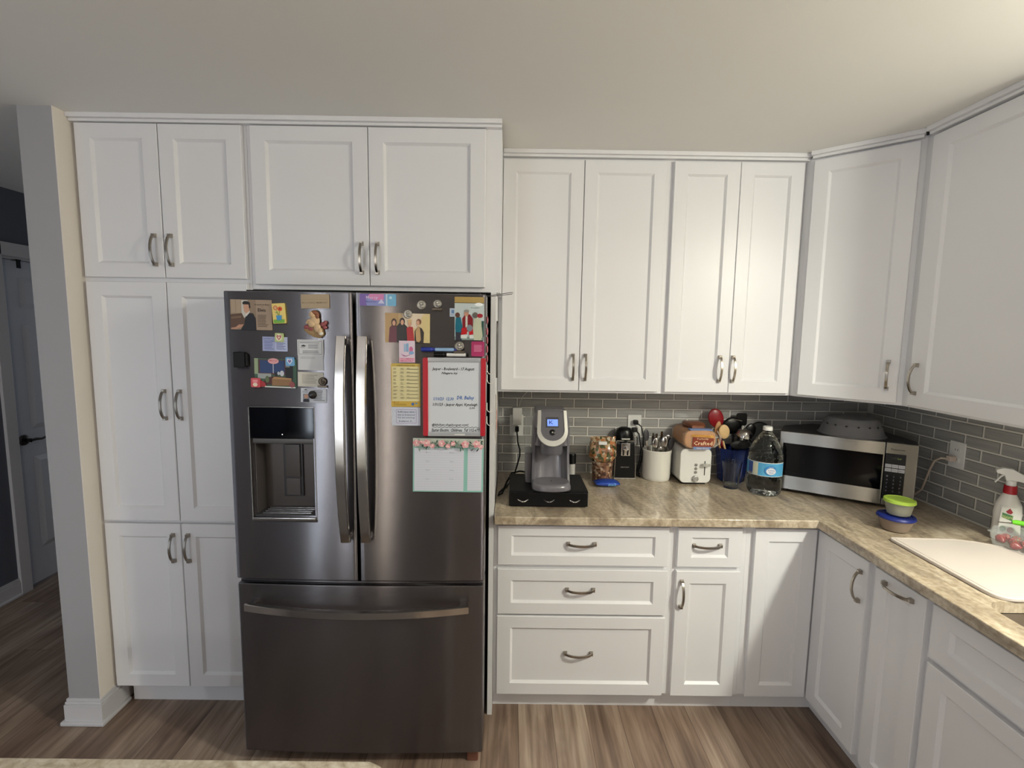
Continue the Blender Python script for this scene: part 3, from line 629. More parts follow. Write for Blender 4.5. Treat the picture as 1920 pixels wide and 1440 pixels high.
b = B(); b.prism([(.390, 1.668), (.396, 1.682), (.42, 1.685), (.455, 1.676), (.458, 1.652), (.445, 1.640), (.425, 1.644), (.405, 1.655)], yb - .004, yb + .007, CHG, axis='y', bev=.002); b.ball((.450, yb - .005, 1.657), .008, .004, .007, M('cherub_white', 'd8d4c4', .5)); b.done('mound', t)
# right door
card('strip_magnet', .645, 1.775, .126, .040, '7f86c0', [('p', [(0, 0), (0, 1), (.28, 1), (.16, .4), (.2, 0)], '6a4f9c'), ('p', [(.28, 1), (.66, 1), (.66, .5), (.4, .46), (.2, .7)], 'c878ac'), ('r', .70, 0, 1, 1, '6aa8cc'), ('r', .72, 0, .76, 1, 'b8ccdc'), ('p', [(.5, .2), (.6, .6), (.68, .2)], 'c8c8e4'), ('t', 'Mercy', .18, .5, .5, .84, 'd8c8e8'), ('t', 'Ministries', .16, .46, .3, .42, '46408c'), ('e', .85, .7, .04, .12, 'b8dcec')], 'long purple, pink and blue strip magnet atop the right fridge door', 'magnet', rough=.35)
card('family_photo', .746, 1.680, .155, .101, 'b59a70', [
    ('r', 0, 0, .3, 1, 'a88a5c'), ('r', .52, 0, 1, 1, 'd0bc8c'), ('p', [(.38, 1), (.86, 1), (.7, .5), (.44, .5)], 'd8c8b0'), ('r', .84, 0, 1, .9, 'cdbb84'),
    ('p', [(.08, 0), (.1, .5), (.16, .6), (.26, .58), (.3, 0)], '5a2434'), ('p', [(.26, 0), (.26, .56), (.33, .68), (.42, .66), (.52, .5), (.52, 0)], '141418'), ('p', [(.5, 0), (.48, .5), (.54, .56), (.62, .54), (.66, 0)], 'a01c24'),
    ('p', [(.66, 0), (.66, .4), (.74, .56), (.82, .5), (.87, .36), (.86, 0)], '241c18'), ('p', [(.7, .05), (.68, .4), (.74, .56), (.78, .5), (.80, .1), (.76, .02)], 'b89868'),
    ('e', .2, .68, .06, .14, '3a2018'), ('e', .2, .66, .035, .09, SKIN), ('e', .385, .72, .06, .13, '2a1c18'), ('e', .385, .69, .035, .09, SKIN), ('e', .55, .66, .04, .1, SKIN), ('e', .55, .74, .045, .06, 'c8a878'), ('e', .755, .72, .055, .1, '6a4024'), ('e', .735, .68, .035, .09, SKIN)],
    'photo of four people standing together, under a round silver magnet', 'photo', rough=.3, rot=.01)
card('date_magnet', .9015, 1.736, .019, .029, 'a8b4c4', [('r', .3, .4, .8, .8, '54719c'), ('l', 2, .1, .1, .9, .3, 2, '7a8694')], 'tiny pale blue square magnet peeking out left of the costume photo', 'magnet')
card('costume_photo', .960, 1.7155, .102, .149, 'b9c4c4', [
    ('r', 0, .87, 1, 1, 'a38a50'), ('r', 0, .855, 1, .87, '5c4a28'), ('e', .82, .83, .14, .04, 'e8ecec'), ('t', 'December', .56, .84, .74, .765, '23262c'), ('r', .92, 0, 1, .45, '2e5048'), ('r', 0, 0, 1, .08, '7a8a86'),
    ('p', [(.04, 0), (.02, .3), (.04, .52), (.2, .54), (.27, .3), (.24, 0)], '1c6478'), ('r', .04, 0, .22, .18, '34323c'), ('e', .1, .58, .08, .06, '5a3a30'),
    ('p', [(.28, .2), (.26, .5), (.36, .6), (.52, .6), (.62, .5), (.62, .2)], '7a1c22'), ('r', .37, .3, .44, .56, 'c8c8bc'), ('e', .4, .62, .08, .065, 'b88870'), ('e', .41, .675, .085, .035, '8c8880'),
    ('p', [(.22, .12), (.24, .28), (.44, .3), (.42, .14)], 'b01c22'), ('p', [(.5, .12), (.48, .28), (.64, .28), (.66, .14)], 'b01c22'), ('r', .21, .04, .42, .12, 'd0d4d0'), ('r', .5, .04, .7, .12, 'd0d4d0'), ('e', .51, .28, .1, .08, '7c848c'),
    ('p', [(.66, .0), (.62, .3), (.66, .5), (.78, .56), (.9, .44), (.96, .1), (.9, .0)], 'b8bca4'), ('e', .70, .58, .09, .07, '5c5a54'), ('e', .86, .57, .1, .05, '94202c')],
    'glossy photo of people in red, teal and cream under a gold strip', 'photo', rough=.2)
card('pink_card', .744, 1.598, .055, .076, 'd6c6d4', [('r', .3, .5, .44, .86, '9ab4d0'), ('r', .46, .5, .6, .88, '7fa4c8'), ('e', .76, .6, .12, .14, 'c86a94'), ('p', [(.1, .4), (.5, .3), (.9, .5), (.7, .36), (.3, .28)], 'b06aa0'), ('e', .78, .45, .16, .08, '7fa4cc'), ('r', 0, .02, 1, .22, 'dca8bc'), ('t', 'WOMENS', .08, .92, .14, .2, 'b8406c'), ('t', 'MINISTRY', .1, .9, .04, .11, 'b8406c')], 'white and pink card with blue drawn figures, below the family photo', 'card', off=.002)
card('small_square_magnet', .990, 1.6105, .045, .052, '9c2058', [('l', 4, .2, .3, .85, .78, 6, 'd890ac')], 'magenta square magnet with fine print, right edge of the fridge door', 'magnet', rad=.004, th=.002)
def marker(cx, cz, L, cap, body, end, capfrac, label, off, rot):
    t = thing('dry_erase_marker', (cx, fy(cx) - off, cz), label, 'marker', 'markers on the fridge door')
    X = T(cx, fy(cx) - off, cz) @ RY(PI / 2 + rot); r = .0075
    a = -L / 2
    B(X).lathe([(0, a), (r * .9, a), (r, a + .004), (r, a + L * capfrac * .75), (r * .75, a + L * capfrac * .8), (r * .75, a + L * capfrac)], cap, 20).done('cap', t)
    B(X).lathe([(0, a + L * capfrac), (r * .8, a + L * capfrac), (r * .82, L / 2 - .008), (r * .6, L / 2 - .007), (r * .5, L / 2), (0, L / 2)], body, 20).done('barrel', t)
    B(X).lathe([(0, L / 2 - .006), (r * .86, L / 2 - .006), (r * .5, L / 2 + .003), (0, L / 2 + .003)], end, 20).done('end_plug', t)
BLU = M('marker_blue', '1a2f8c', .35); LBL = M('marker_label', '8fb0d4', .4)
marker(.855, 1.607, .122, BLU, LBL, BLU, .4, 'blue capped dry erase marker above the whiteboard', .0085, .0)
marker(.897, 1.5895, .119, BLACKP, WHITEP, BLACKP, .38, 'black capped white dry erase marker along the top of the whiteboard', .0085, .0)
# whiteboard
t = thing('whiteboard', (.909, fy(.909), 1.30), 'small whiteboard with red side rails and handwritten notes', 'whiteboard')
Xw = T(.909, fy(.909) - .002, 1.440) @ RZ(math.atan2(fy(.929) - fy(.889), .04))
RED = M('red_plastic', 'a81828', .35)
for sx in (-1, 1):
    b = B(Xw); b.prism(rrect(min(sx * .110, sx * .092), max(sx * .110, sx * .092), -.139, .139, .006, 4), -.012, 0, RED, axis='y', bev=.002); b.done('side_rail', t)
b = B(Xw); b.box(-.093, .093, -.006, -.001, -.137, .137, M('whiteboard_face', 'cdd2d8', .2)); brd = b.done('board', t)
b = B(Xw); b.box(-.093, .093, -.010, -.001, .124, .1395, M('pale_alu', 'b8bcc0', .3, .5), .002); b.done('top_clip', t)
b = B(Xw); b.box(-.093, .093, -.011, -.001, -.1395, -.124, MATS['pale_alu'], .002).box(.0, .038, -.013, -.010, -.135, -.131, WHITEP, .001); b.done('pen_tray', t)
BI = M('blue_marker_ink', '2f62a8', .5)
yy = -.0064
for txt, x0, x1, z0, z1, m in (('Jasper - Boulevard - 17 August', -.078, .070, .092, .105, INK), ('Niagara ivy', -.045, .012, .079, .089, INK), ('1/10/23  12:30', -.074, -.002, -.012, .0, BI), ('DR. Bailey', .008, .070, -.012, .005, BI),
                             ('1/31/23 - Jasper Appt. Kynsleigh', -.076, .081, -.034, -.021, INK), ('2:30', .052, .072, -.042, -.035, INK), ('@kitchen-chapbooper.com!', -.080, .050, -.105, -.094, INK), ('Easter Electric  Childrens  Tuf 1/12-677', -.080, .090, -.1235, -.112, INK)):
    b = B(Xw); b.text('\b' + txt, x0, x1, z0, z1, yy, m); b.done('handwritten_line', t, ang=0)
b = B(Xw); b.tube([(-.078 + .0024 * i, yy - .0003, -.1075 + .0014 * math.sin(i * 1.1)) for i in range(70)], .0007, INK, 4); b.done('wavy_line', t)
# yellow chart, note and calendar
art = [('r', .03, .13, .97, .93, 'd9cf9e'), ('t', 'SUBSTITUTION GUIDE', .2, .82, .935, .965, '3a3418'), ('r', 0, 0, 1, .12, 'c2a242'), ('t', 'Mercy', .08, .26, .08, .115, '7a5018'), ('l', 7, .08, .03, .55, .07, 2, '6a5a20'), ('e', .74, .065, .05, .034, '3a62a0'), ('e', .86, .08, .04, .02, '6a8ab0')]
rnd = random.Random(3)
for i in range(9):
    z = .88 - i * .083
    art += [('r', .08, z, .08 + rnd.uniform(.08, .15), z + .012, '6a6448'), ('r', .08, z - .025, .18, z - .015, '8a8468'), ('r', .33, z, .33 + rnd.uniform(.06, .14), z + .012, '6a6448'), ('r', .33, z - .028, .44, z - .018, '8a8468'), ('r', .54, z + .012, .64, z + .02, '8a8468'), ('r', .54, z - .012, .94, z - .002, '4a4530')]
card('reference_chart', .738, 1.480, .102, .153, 'c2a850', art, 'yellow-gold printed reference chart with rows of small text, left of the whiteboard', 'chart', rot=.0)
card('note_paper', .738, 1.369, .101, .066, 'c4cad8', [('r', .16, .12, .86, .14, '9a7ab0'), ('r', .16, .86, .86, .88, '9a7ab0'), ('r', .16, .12, .17, .88, '9a7ab0'), ('r', .85, .12, .86, .88, '9a7ab0'), ('t', 'Refill water when', .22, .8, .7, .8, '6a7088'), ('t', 'bin is lowered', .22, .8, .54, .64, '6a7088'), ('t', 'by pressing', .22, .8, .38, .48, '6a7088'), ('t', 'button 2', .26, .7, .2, .3, '6a7088')], 'pale blue note with a printed border, directly under the yellow chart', 'note')
art = [('r', .02, .02, .72, .82, 'cfd2dc'), ('r', .775, .03, .975, .82, 'cfd2dc'), ('r', 0, .84, 1, 1, 'bcc4b8'), ('t', 'MONTHLY MEAL PLANNER', .1, .36, .79, .815, '7f968e'), ('t', 'WEEK', .43, .5, .79, .815, '7f968e'), ('t', 'SHOPPING', .8, .92, .79, .815, '7f968e')]
for i in range(4):
    z = .74 - i * .165
    art += [('t', ['Mon', 'Tue', 'Wed', 'Thurs'][i], .18, .235, z - .01, z + .01, '8d93a0'), ('t', ['Fri', 'Sat', 'Sun', 'Notes'][i], .52, .575, z - .01, z + .01, '8d93a0')]
for i in range(16): art.append(('r', .03, .06 + i * .045, .71, .063 + i * .045, 'b4bcc8'))
for i in range(17): art.append(('r', .785, .06 + i * .043, .965, .063 + i * .043, 'a8b4c0'))
rnd = random.Random(12)
for i in range(80):
    u = rnd.uniform(.0, 1.); v = rnd.uniform(.86, .97) - (.06 if rnd.random() < .3 else 0); a = rnd.uniform(-1.2, 1.2); l = .05
    du, dv = math.sin(a) * l * .5, math.cos(a) * l * .9
    u = min(max(u, .03), .97); art.append(('p', [(min(1, max(0, u - du)), min(1, v - dv)), (min(1, u + .012), v), (min(1, max(0, u + du)), min(1, v + dv)), (max(0, u - .012), v)], rnd.choice(['3f5648', '5f7f6c', '2c3c38', '7c9484'])))
for u, v, s in ((.06, .93, .05), (.2, .93, .055), (.28, .88, .035), (.41, .93, .05), (.5, .88, .035), (.57, .93, .035), (.74, .92, .055), (.9, .93, .055), (.96, .88, .035), (.13, .96, .03)):
    s *= 1.05
    for k in range(5):
        a = 2 * PI * k / 5 + u * 9
        uu_, vv_ = u + .55 * s * math.cos(a), v + .7 * s * math.sin(a)
        uu_ = min(max(uu_, .02), .98); vv_ = min(vv_, .965)
        art.append(('e', uu_, vv_, s * .42, s * .55, ['d89aa0', 'e4b4b4', 'd48c90'][k % 3]))
    art.append(('e', u, min(v, .97), s * .25, s * .3, 'ecd8cc'))
card('planner_sheet', .887, 1.192, .252, .196, '86b8ae', art, 'mint green weekly planner sheet with a pink floral header, under the whiteboard', 'planner', rot=.012)
# magnets and hooks down the side of the fridge
PK = M('pink_magnet', 'b8485c', .4); PKL = M('pale_pink_magnet', 'd4b0b0', .4)
for i, z in enumerate((1.712, 1.672, 1.640, 1.608, 1.574)):
    b = B(T(1.0185, -.205, z)); b.box(0, .004, -.013, .013, -.013, .013, PK if i % 2 else M('red_magnet', 'a23244', .4), .002).box(.004, .0048, -.006, .006, -.006, .006, PKL); b.done('side_magnet', None, ['red square magnet, topmost in the column on the side of the fridge door', 'dark pink square magnet, second from the top on the side of the fridge door', 'red square magnet, third in the column on the side of the fridge door', 'dark pink square magnet, fourth from the top on the side of the fridge door', 'red square magnet, lowest in the column on the side of the fridge door'][i], 'magnet', 'magnets on the side of the fridge door')
for i, z in enumerate((1.535, 1.500, 1.395, 1.345)):
    b = B(T(1.0185, -.20, z)); b.box(0, .004, -.010, .010, -.010, .016, WHITEP, .002)
    pts = [(.004 + .010 * (1 - math.cos(a)), -.012 * math.sin(a) * .4, -.008 - .009 * math.sin(a)) for a in [PI * k / 10 for k in range(11)]]
    b.tube(pts, .0014, M('white_wire', 'e4e2de', .3), 6); b.done('magnetic_hook', None, 'small white magnetic hook on the fridge side, %s of the four' % ['topmost', 'second from the top', 'third from the top', 'lowest'][i], 'hook', 'white hooks on the fridge side')
b = B(); b.tube([(1.0, -.10, 1.806), (1.03, -.10, 1.808), (1.07, -.10, 1.814), (1.105, -.10, 1.820), (1.112, -.10, 1.819), (1.107, -.10, 1.814), (1.07, -.10, 1.809), (1.03, -.10, 1.804), (1.0, -.10, 1.802)], .0012, M('wire_grey', '4c4a48', .4, .8), 6)
b.done('wire_skewer', None, 'thin looped wire sticking out over the top corner of the fridge', 'wire')
b = B(T(1.0455, .06, 0)); b.loft([[(0.000, y - .012 * s, z), (.006, y - .010 * s, z), (.006, y + .010 * s, z), (0.000, y + .012 * s, z)] for y, z, s in ((.02, 1.715, .5), (.02, 1.70, 1.3), (.02, 1.65, 1.5), (.02, 1.57, 1.4), (.018, 1.50, .9), (.016, 1.478, .2))], M('dark_leather', '332e2c', .5)); b.done('oven_mitt', None, 'dark narrow item hanging flat on the white side panel', 'kitchen item')
b = B(T(1.0455, .12, 1.29)); b.prism([(-.07, -.09), (.06, -.06), (.07, .1), (-.05, .12)], .0002, .004, C('c9c2bb'), axis='x')
for k in range(3): b.box(.004, .0046, -.05 + k * .03, -.042 + k * .03, -.04, .05, C('a34a44'))
b.done('recipe_card', None, 'curled white card with red stripes on the side panel above the counter', 'card')

# ------------------------------------------------------------------ outlets and cords
def outlet(X, label, wide=.072, h=.114):
    t = thing('wall_outlet', X.translation, label, 'outlet')
    b = B(X); b.prism(rrect(-wide / 2, wide / 2, -h / 2, h / 2, .004, 3), -.006, 0, WHITEP, axis='y', bev=.0015); pl = b.done('cover_plate', t)
    b = B(X)
    for z in (-.02, .02):
        b.prism(rrect(-.016, .016, z - .014, z + .014, .008, 4), -.008, -.005, WHITEP, axis='y')
        for sx in (-.006, .006): b.box(sx - .001, sx + .001, -.0085, -.0075, z - .002, z + .006, INK)
    b.done('socket', pl); return t
O1 = T(1.143, YB - .016, 1.172); O2 = T(1.776, YB - .016, 1.180); O3 = T(XR - .016, .064, 1.175) @ RZ(-PI / 2)
outlet(O1, 'white wall outlet behind the coffee maker with a power adapter in it'); outlet(O2, 'white wall outlet above the can opener with two black plugs'); outlet(O3, 'white wall outlet on the right wall beside the microwave')
b = B(); b.box(1.121, 1.170, .562, .6055, 1.183, 1.274, M('grey_white_plastic', 'c4c2bc', .4), .004)
b.tube([(1.155, .59, 1.27), (1.16, .585, 1.30), (1.175, .58, 1.335), (1.195, .575, 1.36), (1.20, .57, 1.388)], .0018, MATS['grey_white_plastic'], 8); b.done('power_adapter', None, 'pale grey block power adapter with a thin white cord going up', 'adapter')
CORD = BLACKM
b = B(); b.box(1.135, 1.156, .575, .606, 1.143, 1.170, CORD, .004)
b.tube([(1.145, .585, 1.145), (1.148, .575, 1.12), (1.15, .57, 1.09), (1.162, .565, 1.05), (1.162, .56, 1.02), (1.152, .555, .98), (1.138, .54, .935), (1.13, .50, .9205), (1.115, .42, .9195), (1.085, .33, .9195), (1.062, .25, .922), (1.058, .20, .924), (1.075, .21, .93), (1.095, .30, .955), (1.12, .355, .985), (1.16, .36, .993), (1.21, .325, .995)], .0042, CORD, 8); KC = b
for i, (z, dx) in enumerate(((1.200, .0), (1.160, -.004))):
    b = B(); b.box(1.766 + dx, 1.790 + dx, .580, .606, z - .012, z + .012, CORD, .004)
    k = .018 * (1 - i)
    b.tube([(1.780 + dx, .59, z), (1.795 + k * .6, .58, z - .02), (1.80 + k, .575, 1.12 - .02 * i), (1.806 + k * .6, .57, 1.06), (1.802 + .6 * k, .575, 1.0), (1.79 + k * .5, .58, .94), (1.787 + k * .5, .57, .9195)] + ([(1.80, .54, .9195), (1.795, .56, .919)] if i else [(1.81, .60, .9195)]), .0035, CORD, 8)
    OC = OC + [b] if i else [b]
WC = M('ivory_cord', 'b8aa9a', .5)
b = B(); b.box(2.985, 3.016, .055, .080, 1.145, 1.17, M('ivory_plug', 'c4b4a8', .4), .006)
b.tube([(2.988, .07, 1.155), (2.972, .085, 1.155), (2.965, .105, 1.14), (2.968, .13, 1.09), (2.975, .155, 1.03), (2.985, .18, .985), (2.985, .22, .945), (2.96, .26, .925)], .0042, WC, 10); MC = b

# ------------------------------------------------------------------ counter items
Z0 = .9142
# pod drawer
PD = M('black_wood', '070709', .4, spec=.25)
t = thing('pod_drawer', (1.281, .2, Z0), 'flat black storage drawer with three small handles under the coffee maker', 'storage box')
b = B(); b.box(1.108, 1.453, .090, .345, Z0, .985, PD, .004); b.done('drawer_case', t)
b = B(); b.box(1.112, 1.449, .078, .092, Z0 + .004, .981, PD, .004); f_ = b.done('drawer_front', t)
for x in (1.168, 1.281, 1.392):
    b = B(); b.tube([(x - .022 + .0044 * i, .078 - .012 * math.sin(PI * i / 10), .949 - .006 * math.sin(PI * i / 10)) for i in range(11)], .0026, CHROME, 8); b.done('handle', f_)
# coffee maker
KG = M('warm_grey_plastic', '66646a', .28, coat=.3); KS = M('silver_plastic', 'c6c5be', .28, .4); KD = M('grey_face', '55545a', .3)
t = thing('coffee_maker', (1.296, .2, .985), 'grey single-serve coffee maker with a silver ring and blue-lit screen', 'coffee maker')
kx = 1.292
def dsec(hw, yf, yb, z, n=14, sq=.5):
    p = [(kx - hw, yb, z)]
    for i in range(n + 1):
        a = PI + PI * i / n
        p.append((kx + hw * math.cos(a), yf + (hw * sq) * (1 + math.sin(a)), z))
    p.append((kx + hw, yb, z)); return p
b = B(); b.loft([dsec(.080, .066, .33, .9855), dsec(.085, .060, .335, .990), dsec(.085, .060, .335, 1.004), dsec(.082, .064, .335, 1.010), dsec(.082, .066, .335, 1.014), dsec(.078, .075, .335, 1.020)], KG); b.lathe([(0, 1.0205), (.004, 1.0205), (.004, 1.021), (0, 1.021)], BLACKM, 12, T(kx, .12, 0)); b.done('drip_tray', t)
b = B()
def usec(z, hw, yf, d, fin):   # tower with a concave front between two side fins
    p = [(kx - hw, .335, z), (kx - hw - .002, yf, z), (kx - hw + .008, yf - .004, z)]
    for i in range(9):
        a = PI * i / 8; p.append((kx - (hw - .014) * math.cos(a), yf + fin + d * math.sin(a), z))
    p += [(kx + hw - .008, yf - .004, z), (kx + hw + .002, yf, z), (kx + hw, .335, z)]; return p
b.loft([usec(z, hw, yf, .03, .006) for z, hw, yf in ((.9857, .0835, .135), (1.05, .082, .155), (1.12, .081, .170), (1.18, .080, .165), (1.25, .078, .15))], KG)
b.loft([[(kx + x * s, y, z) for x, y in ((-.078, .335), (-.080, .17), (-.06, .15), (.06, .15), (.080, .17), (.078, .335))] for z, s in ((1.17, 1.0), (1.28, .98), (1.31, .92), (1.322, .82))], KG); b.done('housing', t)
b = B(); b.lathe([(0, 0), (.046, 0), (.050, .01), (.050, .055), (0, .055)], KD, 32, T(kx, .145, 1.140)); b.done('brew_spout', t)
# head with the tilted face
XF = T(kx, .118, 1.255) @ RX(math.radians(-24))
def ushape(hw, top, cz, n=16): return [(-hw * .94, top)] + [(hw * math.cos(PI + PI * i / n), cz + hw * math.sin(PI + PI * i / n)) for i in range(n + 1)] + [(hw * .94, top)]
b = B(XF); o_ = ushape(.066, .082, -.012); b.loft([[(x * .93, .10, z * .8 + .0) for x, z in o_], [(x * .98, .04, z * .95) for x, z in o_], [(x, .012, z) for x, z in o_], [(x * .98, .0, z * .98) for x, z in o_]], KG); hd = b.done('head', t)
b = B(XF); oo = ushape(.0675, .080, -.012); ii = ushape(.050, .080, -.006)
b.loft([[(x, .010, z) for x, z in oo], [(x * .99, -.006, z) for x, z in oo], [(x * 1.06, -.008, z * 1.0) for x, z in ii], [(x, -.002, z) for x, z in ii]], KS, cap=False); b.done('silver_ring', hd)
b = B(XF); b.prism(ushape(.051, .085, -.006), -.003, .004, KD, axis='y'); fp = b.done('face_plate', hd)
b = B(XF); b.box(-.028, .028, -.0045, -.003, .004, .050, DARKG, .001).box(-.022, .024, -.0052, -.0045, .010, .040, M('blue_lcd', '5a7ce0', .4, emit='7f9cf0', es=.75))
b.text('K', -.014, .004, .018, .035, -.0056, M('lcd_navy', '10185a', .5)); b.done('screen', hd)
b = B(XF @ T(0, -.003, -.018) @ RX(PI / 2)); b.lathe([(0, 0), (.013, 0), (.013, .002), (.009, .004), (0, .004)], BLACKP, 24); b.lathe([(0, .0041), (.003, .0041), (.003, .0045), (0, .0045)], KS, 12); b.done('power_button', hd)
CLR = M('clear_plastic', 'c8ccce', .06, alpha=.22)
GLASS = M('clear_glass', 'f4f8f8', .02, trans=1., ior=1.3)
b = B(); b.prism(rrect(1.180, 1.2125, .20, .33, .012, 4), .9858, 1.125, KG, bev=.003); b.done('tank_base', t)
b = B(); b.prism(rrect(1.178, 1.2085, .20, .33, .012, 4), 1.126, 1.285, CLR).prism(rrect(1.176, 1.2095, .197, .333, .013, 4), 1.2855, 1.296, CLR, bev=.002); b.done('water_reservoir', t)
KC.done('power_cord', t)
# tumbler behind
b = B(T(1.425, .46, Z0)); b.lathe([(0, 0), (.017, 0), (.018, .004), (.018, .095)], M('silver_white', 'bab9b4', .3), 24).lathe([(0, .095), (.021, .095), (.022, .10), (.022, .140), (.018, .146), (0, .146)], BLACKP, 24); b.done('pepper_mill', None, 'small black-topped silver mill behind the coffee maker', 'mill')

# snack jar, bag and packet
rnd = random.Random(7)
def blob_mat(name, stops, sc, rough=.35):
    m = M(name, 'aa7744', rough); nt, bb = nodes(m); tc = nt.nodes.new('ShaderNodeTexCoord'); v = nt.nodes.new('ShaderNodeTexVoronoi'); v.inputs['Scale'].default_value = sc
    nz = nt.nodes.new('ShaderNodeTexNoise'); nz.inputs['Scale'].default_value = sc * .7; r = ramp(nt, stops); sep = nt.nodes.new('ShaderNodeSeparateColor')
    nt.links.new(tc.outputs['Object'], v.inputs['Vector']); nt.links.new(v.outputs['Color'], sep.inputs[0]); nt.links.new(sep.outputs[0], r.inputs[0]); nt.links.new(r.outputs[0], bb.inputs['Base Color']); return m
b = B(T(1.583, .47, Z0)); b.lathe([(0, 0), (.046, 0), (.050, .006), (.054, .10), (.056, .105), (.056, .11)], blob_mat('trail_mix', [(.1, '3a2418'), (.5, '6a4430'), (.8, '8a6a50'), (.95, 'b0a08c')], 90), 28); b.done('snack_jar', None, 'jar of dark brown mixed snacks beside the can opener', 'jar')
b = B(T(1.583, .47, Z0 + .112))
rings = []
for z, sx, sy in ((.0, .055, .045), (.02, .068, .05), (.05, .070, .048), (.085, .066, .035), (.105, .062, .015), (.120, .062, .004)):
    rings.append([(sx * math.cos(2 * PI * i / 28) * (1 + .05 * math.sin(5 * i + z * 60)), sy * math.sin(2 * PI * i / 28) * (1 + .08 * math.cos(7 * i + z * 40)), z + .003 * math.sin(i * 1.7)) for i in range(28)])
b.loft(rings, blob_mat('printed_bag', [(.12, '3a4224'), (.3, '6a5238'), (.5, 'a8683c'), (.7, 'a89878'), (.85, '6a2c20'), (.97, 'b8b09c')], 75, .2)); b.box(-.030, .012, -.048, -.030, .088, .104, WHITEP, .002)
b.done('snack_bag', None, 'crinkled brown, orange and green snack bag sitting on the jar', 'bag')
b = B(T(1.592, .388, Z0) @ RZ(.05) @ Matrix.Scale(1.35, 4, (0, 0, 1))); rings = []
for u in (-1, -.9, -.6, 0, .6, .9, 1):
    k = (1 - abs(u) ** 3); rings.append([(u * .060, .034 * math.cos(2 * PI * i / 16), .014 + (.003 + .011 * k) * math.sin(2 * PI * i / 16) ) for i in range(16)])
b.loft(rings, M('blue_foil', '1c3f9c', .25, .3, var=.3, vs=30)); b.text('snack', .0, .04, .008, .020, -.0345, M('pale_blue_print', '6fb0e0', .4)); b.done('snack_packet', None, 'small shiny blue snack packet in front of the jar', 'packet')

# can opener
t = thing('can_opener', (1.712, .565, Z0), 'black electric can opener with a chrome edge and silver mechanism', 'can opener')
def tsec(z, hw, y0): return [(1.712 - hw, .600, z), (1.712 - hw, y0, z), (1.712 + hw, y0, z), (1.712 + hw, .600, z)]
b = B(); b.loft([tsec(Z0, .052, .520), tsec(Z0 + .01, .053, .519), tsec(1.09, .047, .530), tsec(1.105, .045, .535)], BLACKP); b.done('body', t)
b = B(); b.tube([(1.712 + x, y, z) for x, y, z in ((-.056, .516, Z0 + .003), (-.0505, .524, 1.085), (-.045, .53, 1.112), (.045, .53, 1.112), (.0505, .524, 1.085), (.056, .516, Z0 + .003))], .0028, CHROME, 8); b.tube([(1.712 - .056, .515, Z0 + .003), (1.712 + .056, .515, Z0 + .003)], .0028, CHROME, 8); b.done('chrome_edge', t)
b = B(); b.loft([[(1.712 + s * x, .53 + .035 + (y) * s, z) for x, y in [(.048 * math.cos(2 * PI * i / 24), .038 * math.sin(2 * PI * i / 24)) for i in range(24)]] for z, s in ((1.10, 1.0), (1.135, 1.02), (1.160, .9), (1.175, .65), (1.181, .3))], BLACKP); lev = b.done('lever', t)
b = B(); b.box(1.712 - .022, 1.712 + .022, .515, .530, 1.120, 1.127, KS, .002).done('lever_badge', lev) if False else b.box(1.690, 1.734, .521, .532, 1.120, 1.127, KS, .002).done('lever_badge', lev)
b = B(); b.box(1.688, 1.736, .516, .532, 1.035, 1.103, CHROME, .004).lathe([(0, 0), (.012, 0), (.013, .006), (0, .008)], CHROME, 20, T(1.712, .515, 1.075) @ RX(PI / 2)); b.box(1.697, 1.703, .508, .518, 1.04, 1.07, BLACKP, .001).box(1.719, 1.725, .508, .518, 1.04, 1.07, BLACKP, .001); b.done('cutting_mechanism', t)
b = B(); b.text('HAMILTON BEACH', 1.690, 1.734, .972, .977, .5215, KS).done('lettering', t, ang=0)

OC[0].done('power_cord', t)
# utensil crock
CER = M('cream_ceramic', 'd8d5cc', .22, coat=.4)
cx, cy = 1.880, .530
b = B(T(cx, cy, Z0)); b.lathe([(0, 0), (.064, 0), (.069, .006), (.071, .02), (.072, .145), (.074, .150), (.074, .158), (.071, .160), (.068, .156), (.067, .02), (0, .012)], CER, 48); b.done('utensil_crock', None, 'cream ceramic crock holding table cutlery', 'crock')
def cutlery(x, y, lean, az, kind, zt, label):
    """a fork or spoon standing handle-down in the crock, head above the rim"""
    X = T(x, y, 0) @ RZ(az) @ RY(lean)
    X = T(cx + x, cy + y, Z0 + .015) @ RZ(az) @ RY(lean)
    L = zt
    b = B(X); b.tube([(0, 0, 0), (0, 0, L * .3), (0, 0, L * .62), (0, 0, L * .75)], .002, HST, flat=(.010, .0022, (1, 0, 0)))
    if kind == 'spoon': b.ball((0, 0, L * .87), .017, .004, .030, HST, 3)
    elif kind == 'dark': b.ball((0, 0, L * .87), .016, .005, .032, DARKG, 3)
    elif kind == 'knife': b.box(-.008, .008, -.001, .001, L * .7, L, HST, .0008)
    else:
        b.ball((0, 0, L * .80), .011, .003, .014, HST, 2)
        for k in range(4): b.box(-.0105 + k * .006, -.0075 + k * .006, -.001, .001, L * .82, L, HST)
    b.done({'spoon': 'spoon', 'dark': 'spoon', 'knife': 'knife', 'fork': 'fork'}[kind], None, label, {'dark': 'spoon'}.get(kind, kind), 'cutlery in the cream crock')
cutlery(-.035, -.010, -.14, .2, 'dark', .255, 'dark spoon standing tallest at the left of the crock')
cutlery(-.020, -.036, .0, .0, 'spoon', .205, 'steel spoon leaning at the front left of the crock')
cutlery(.0, -.048, .02, .1, 'fork', .190, 'steel fork with its tines up at the front of the crock')
cutlery(.015, -.03, .05, -.3, 'spoon', .215, 'steel spoon just right of the front fork in the crock')
cutlery(-.005, .0, -.02, .8, 'fork', .225, 'steel fork in the middle of the crock')
cutlery(.03, .0, .10, -.2, 'spoon', .220, 'steel spoon leaning towards the toaster')
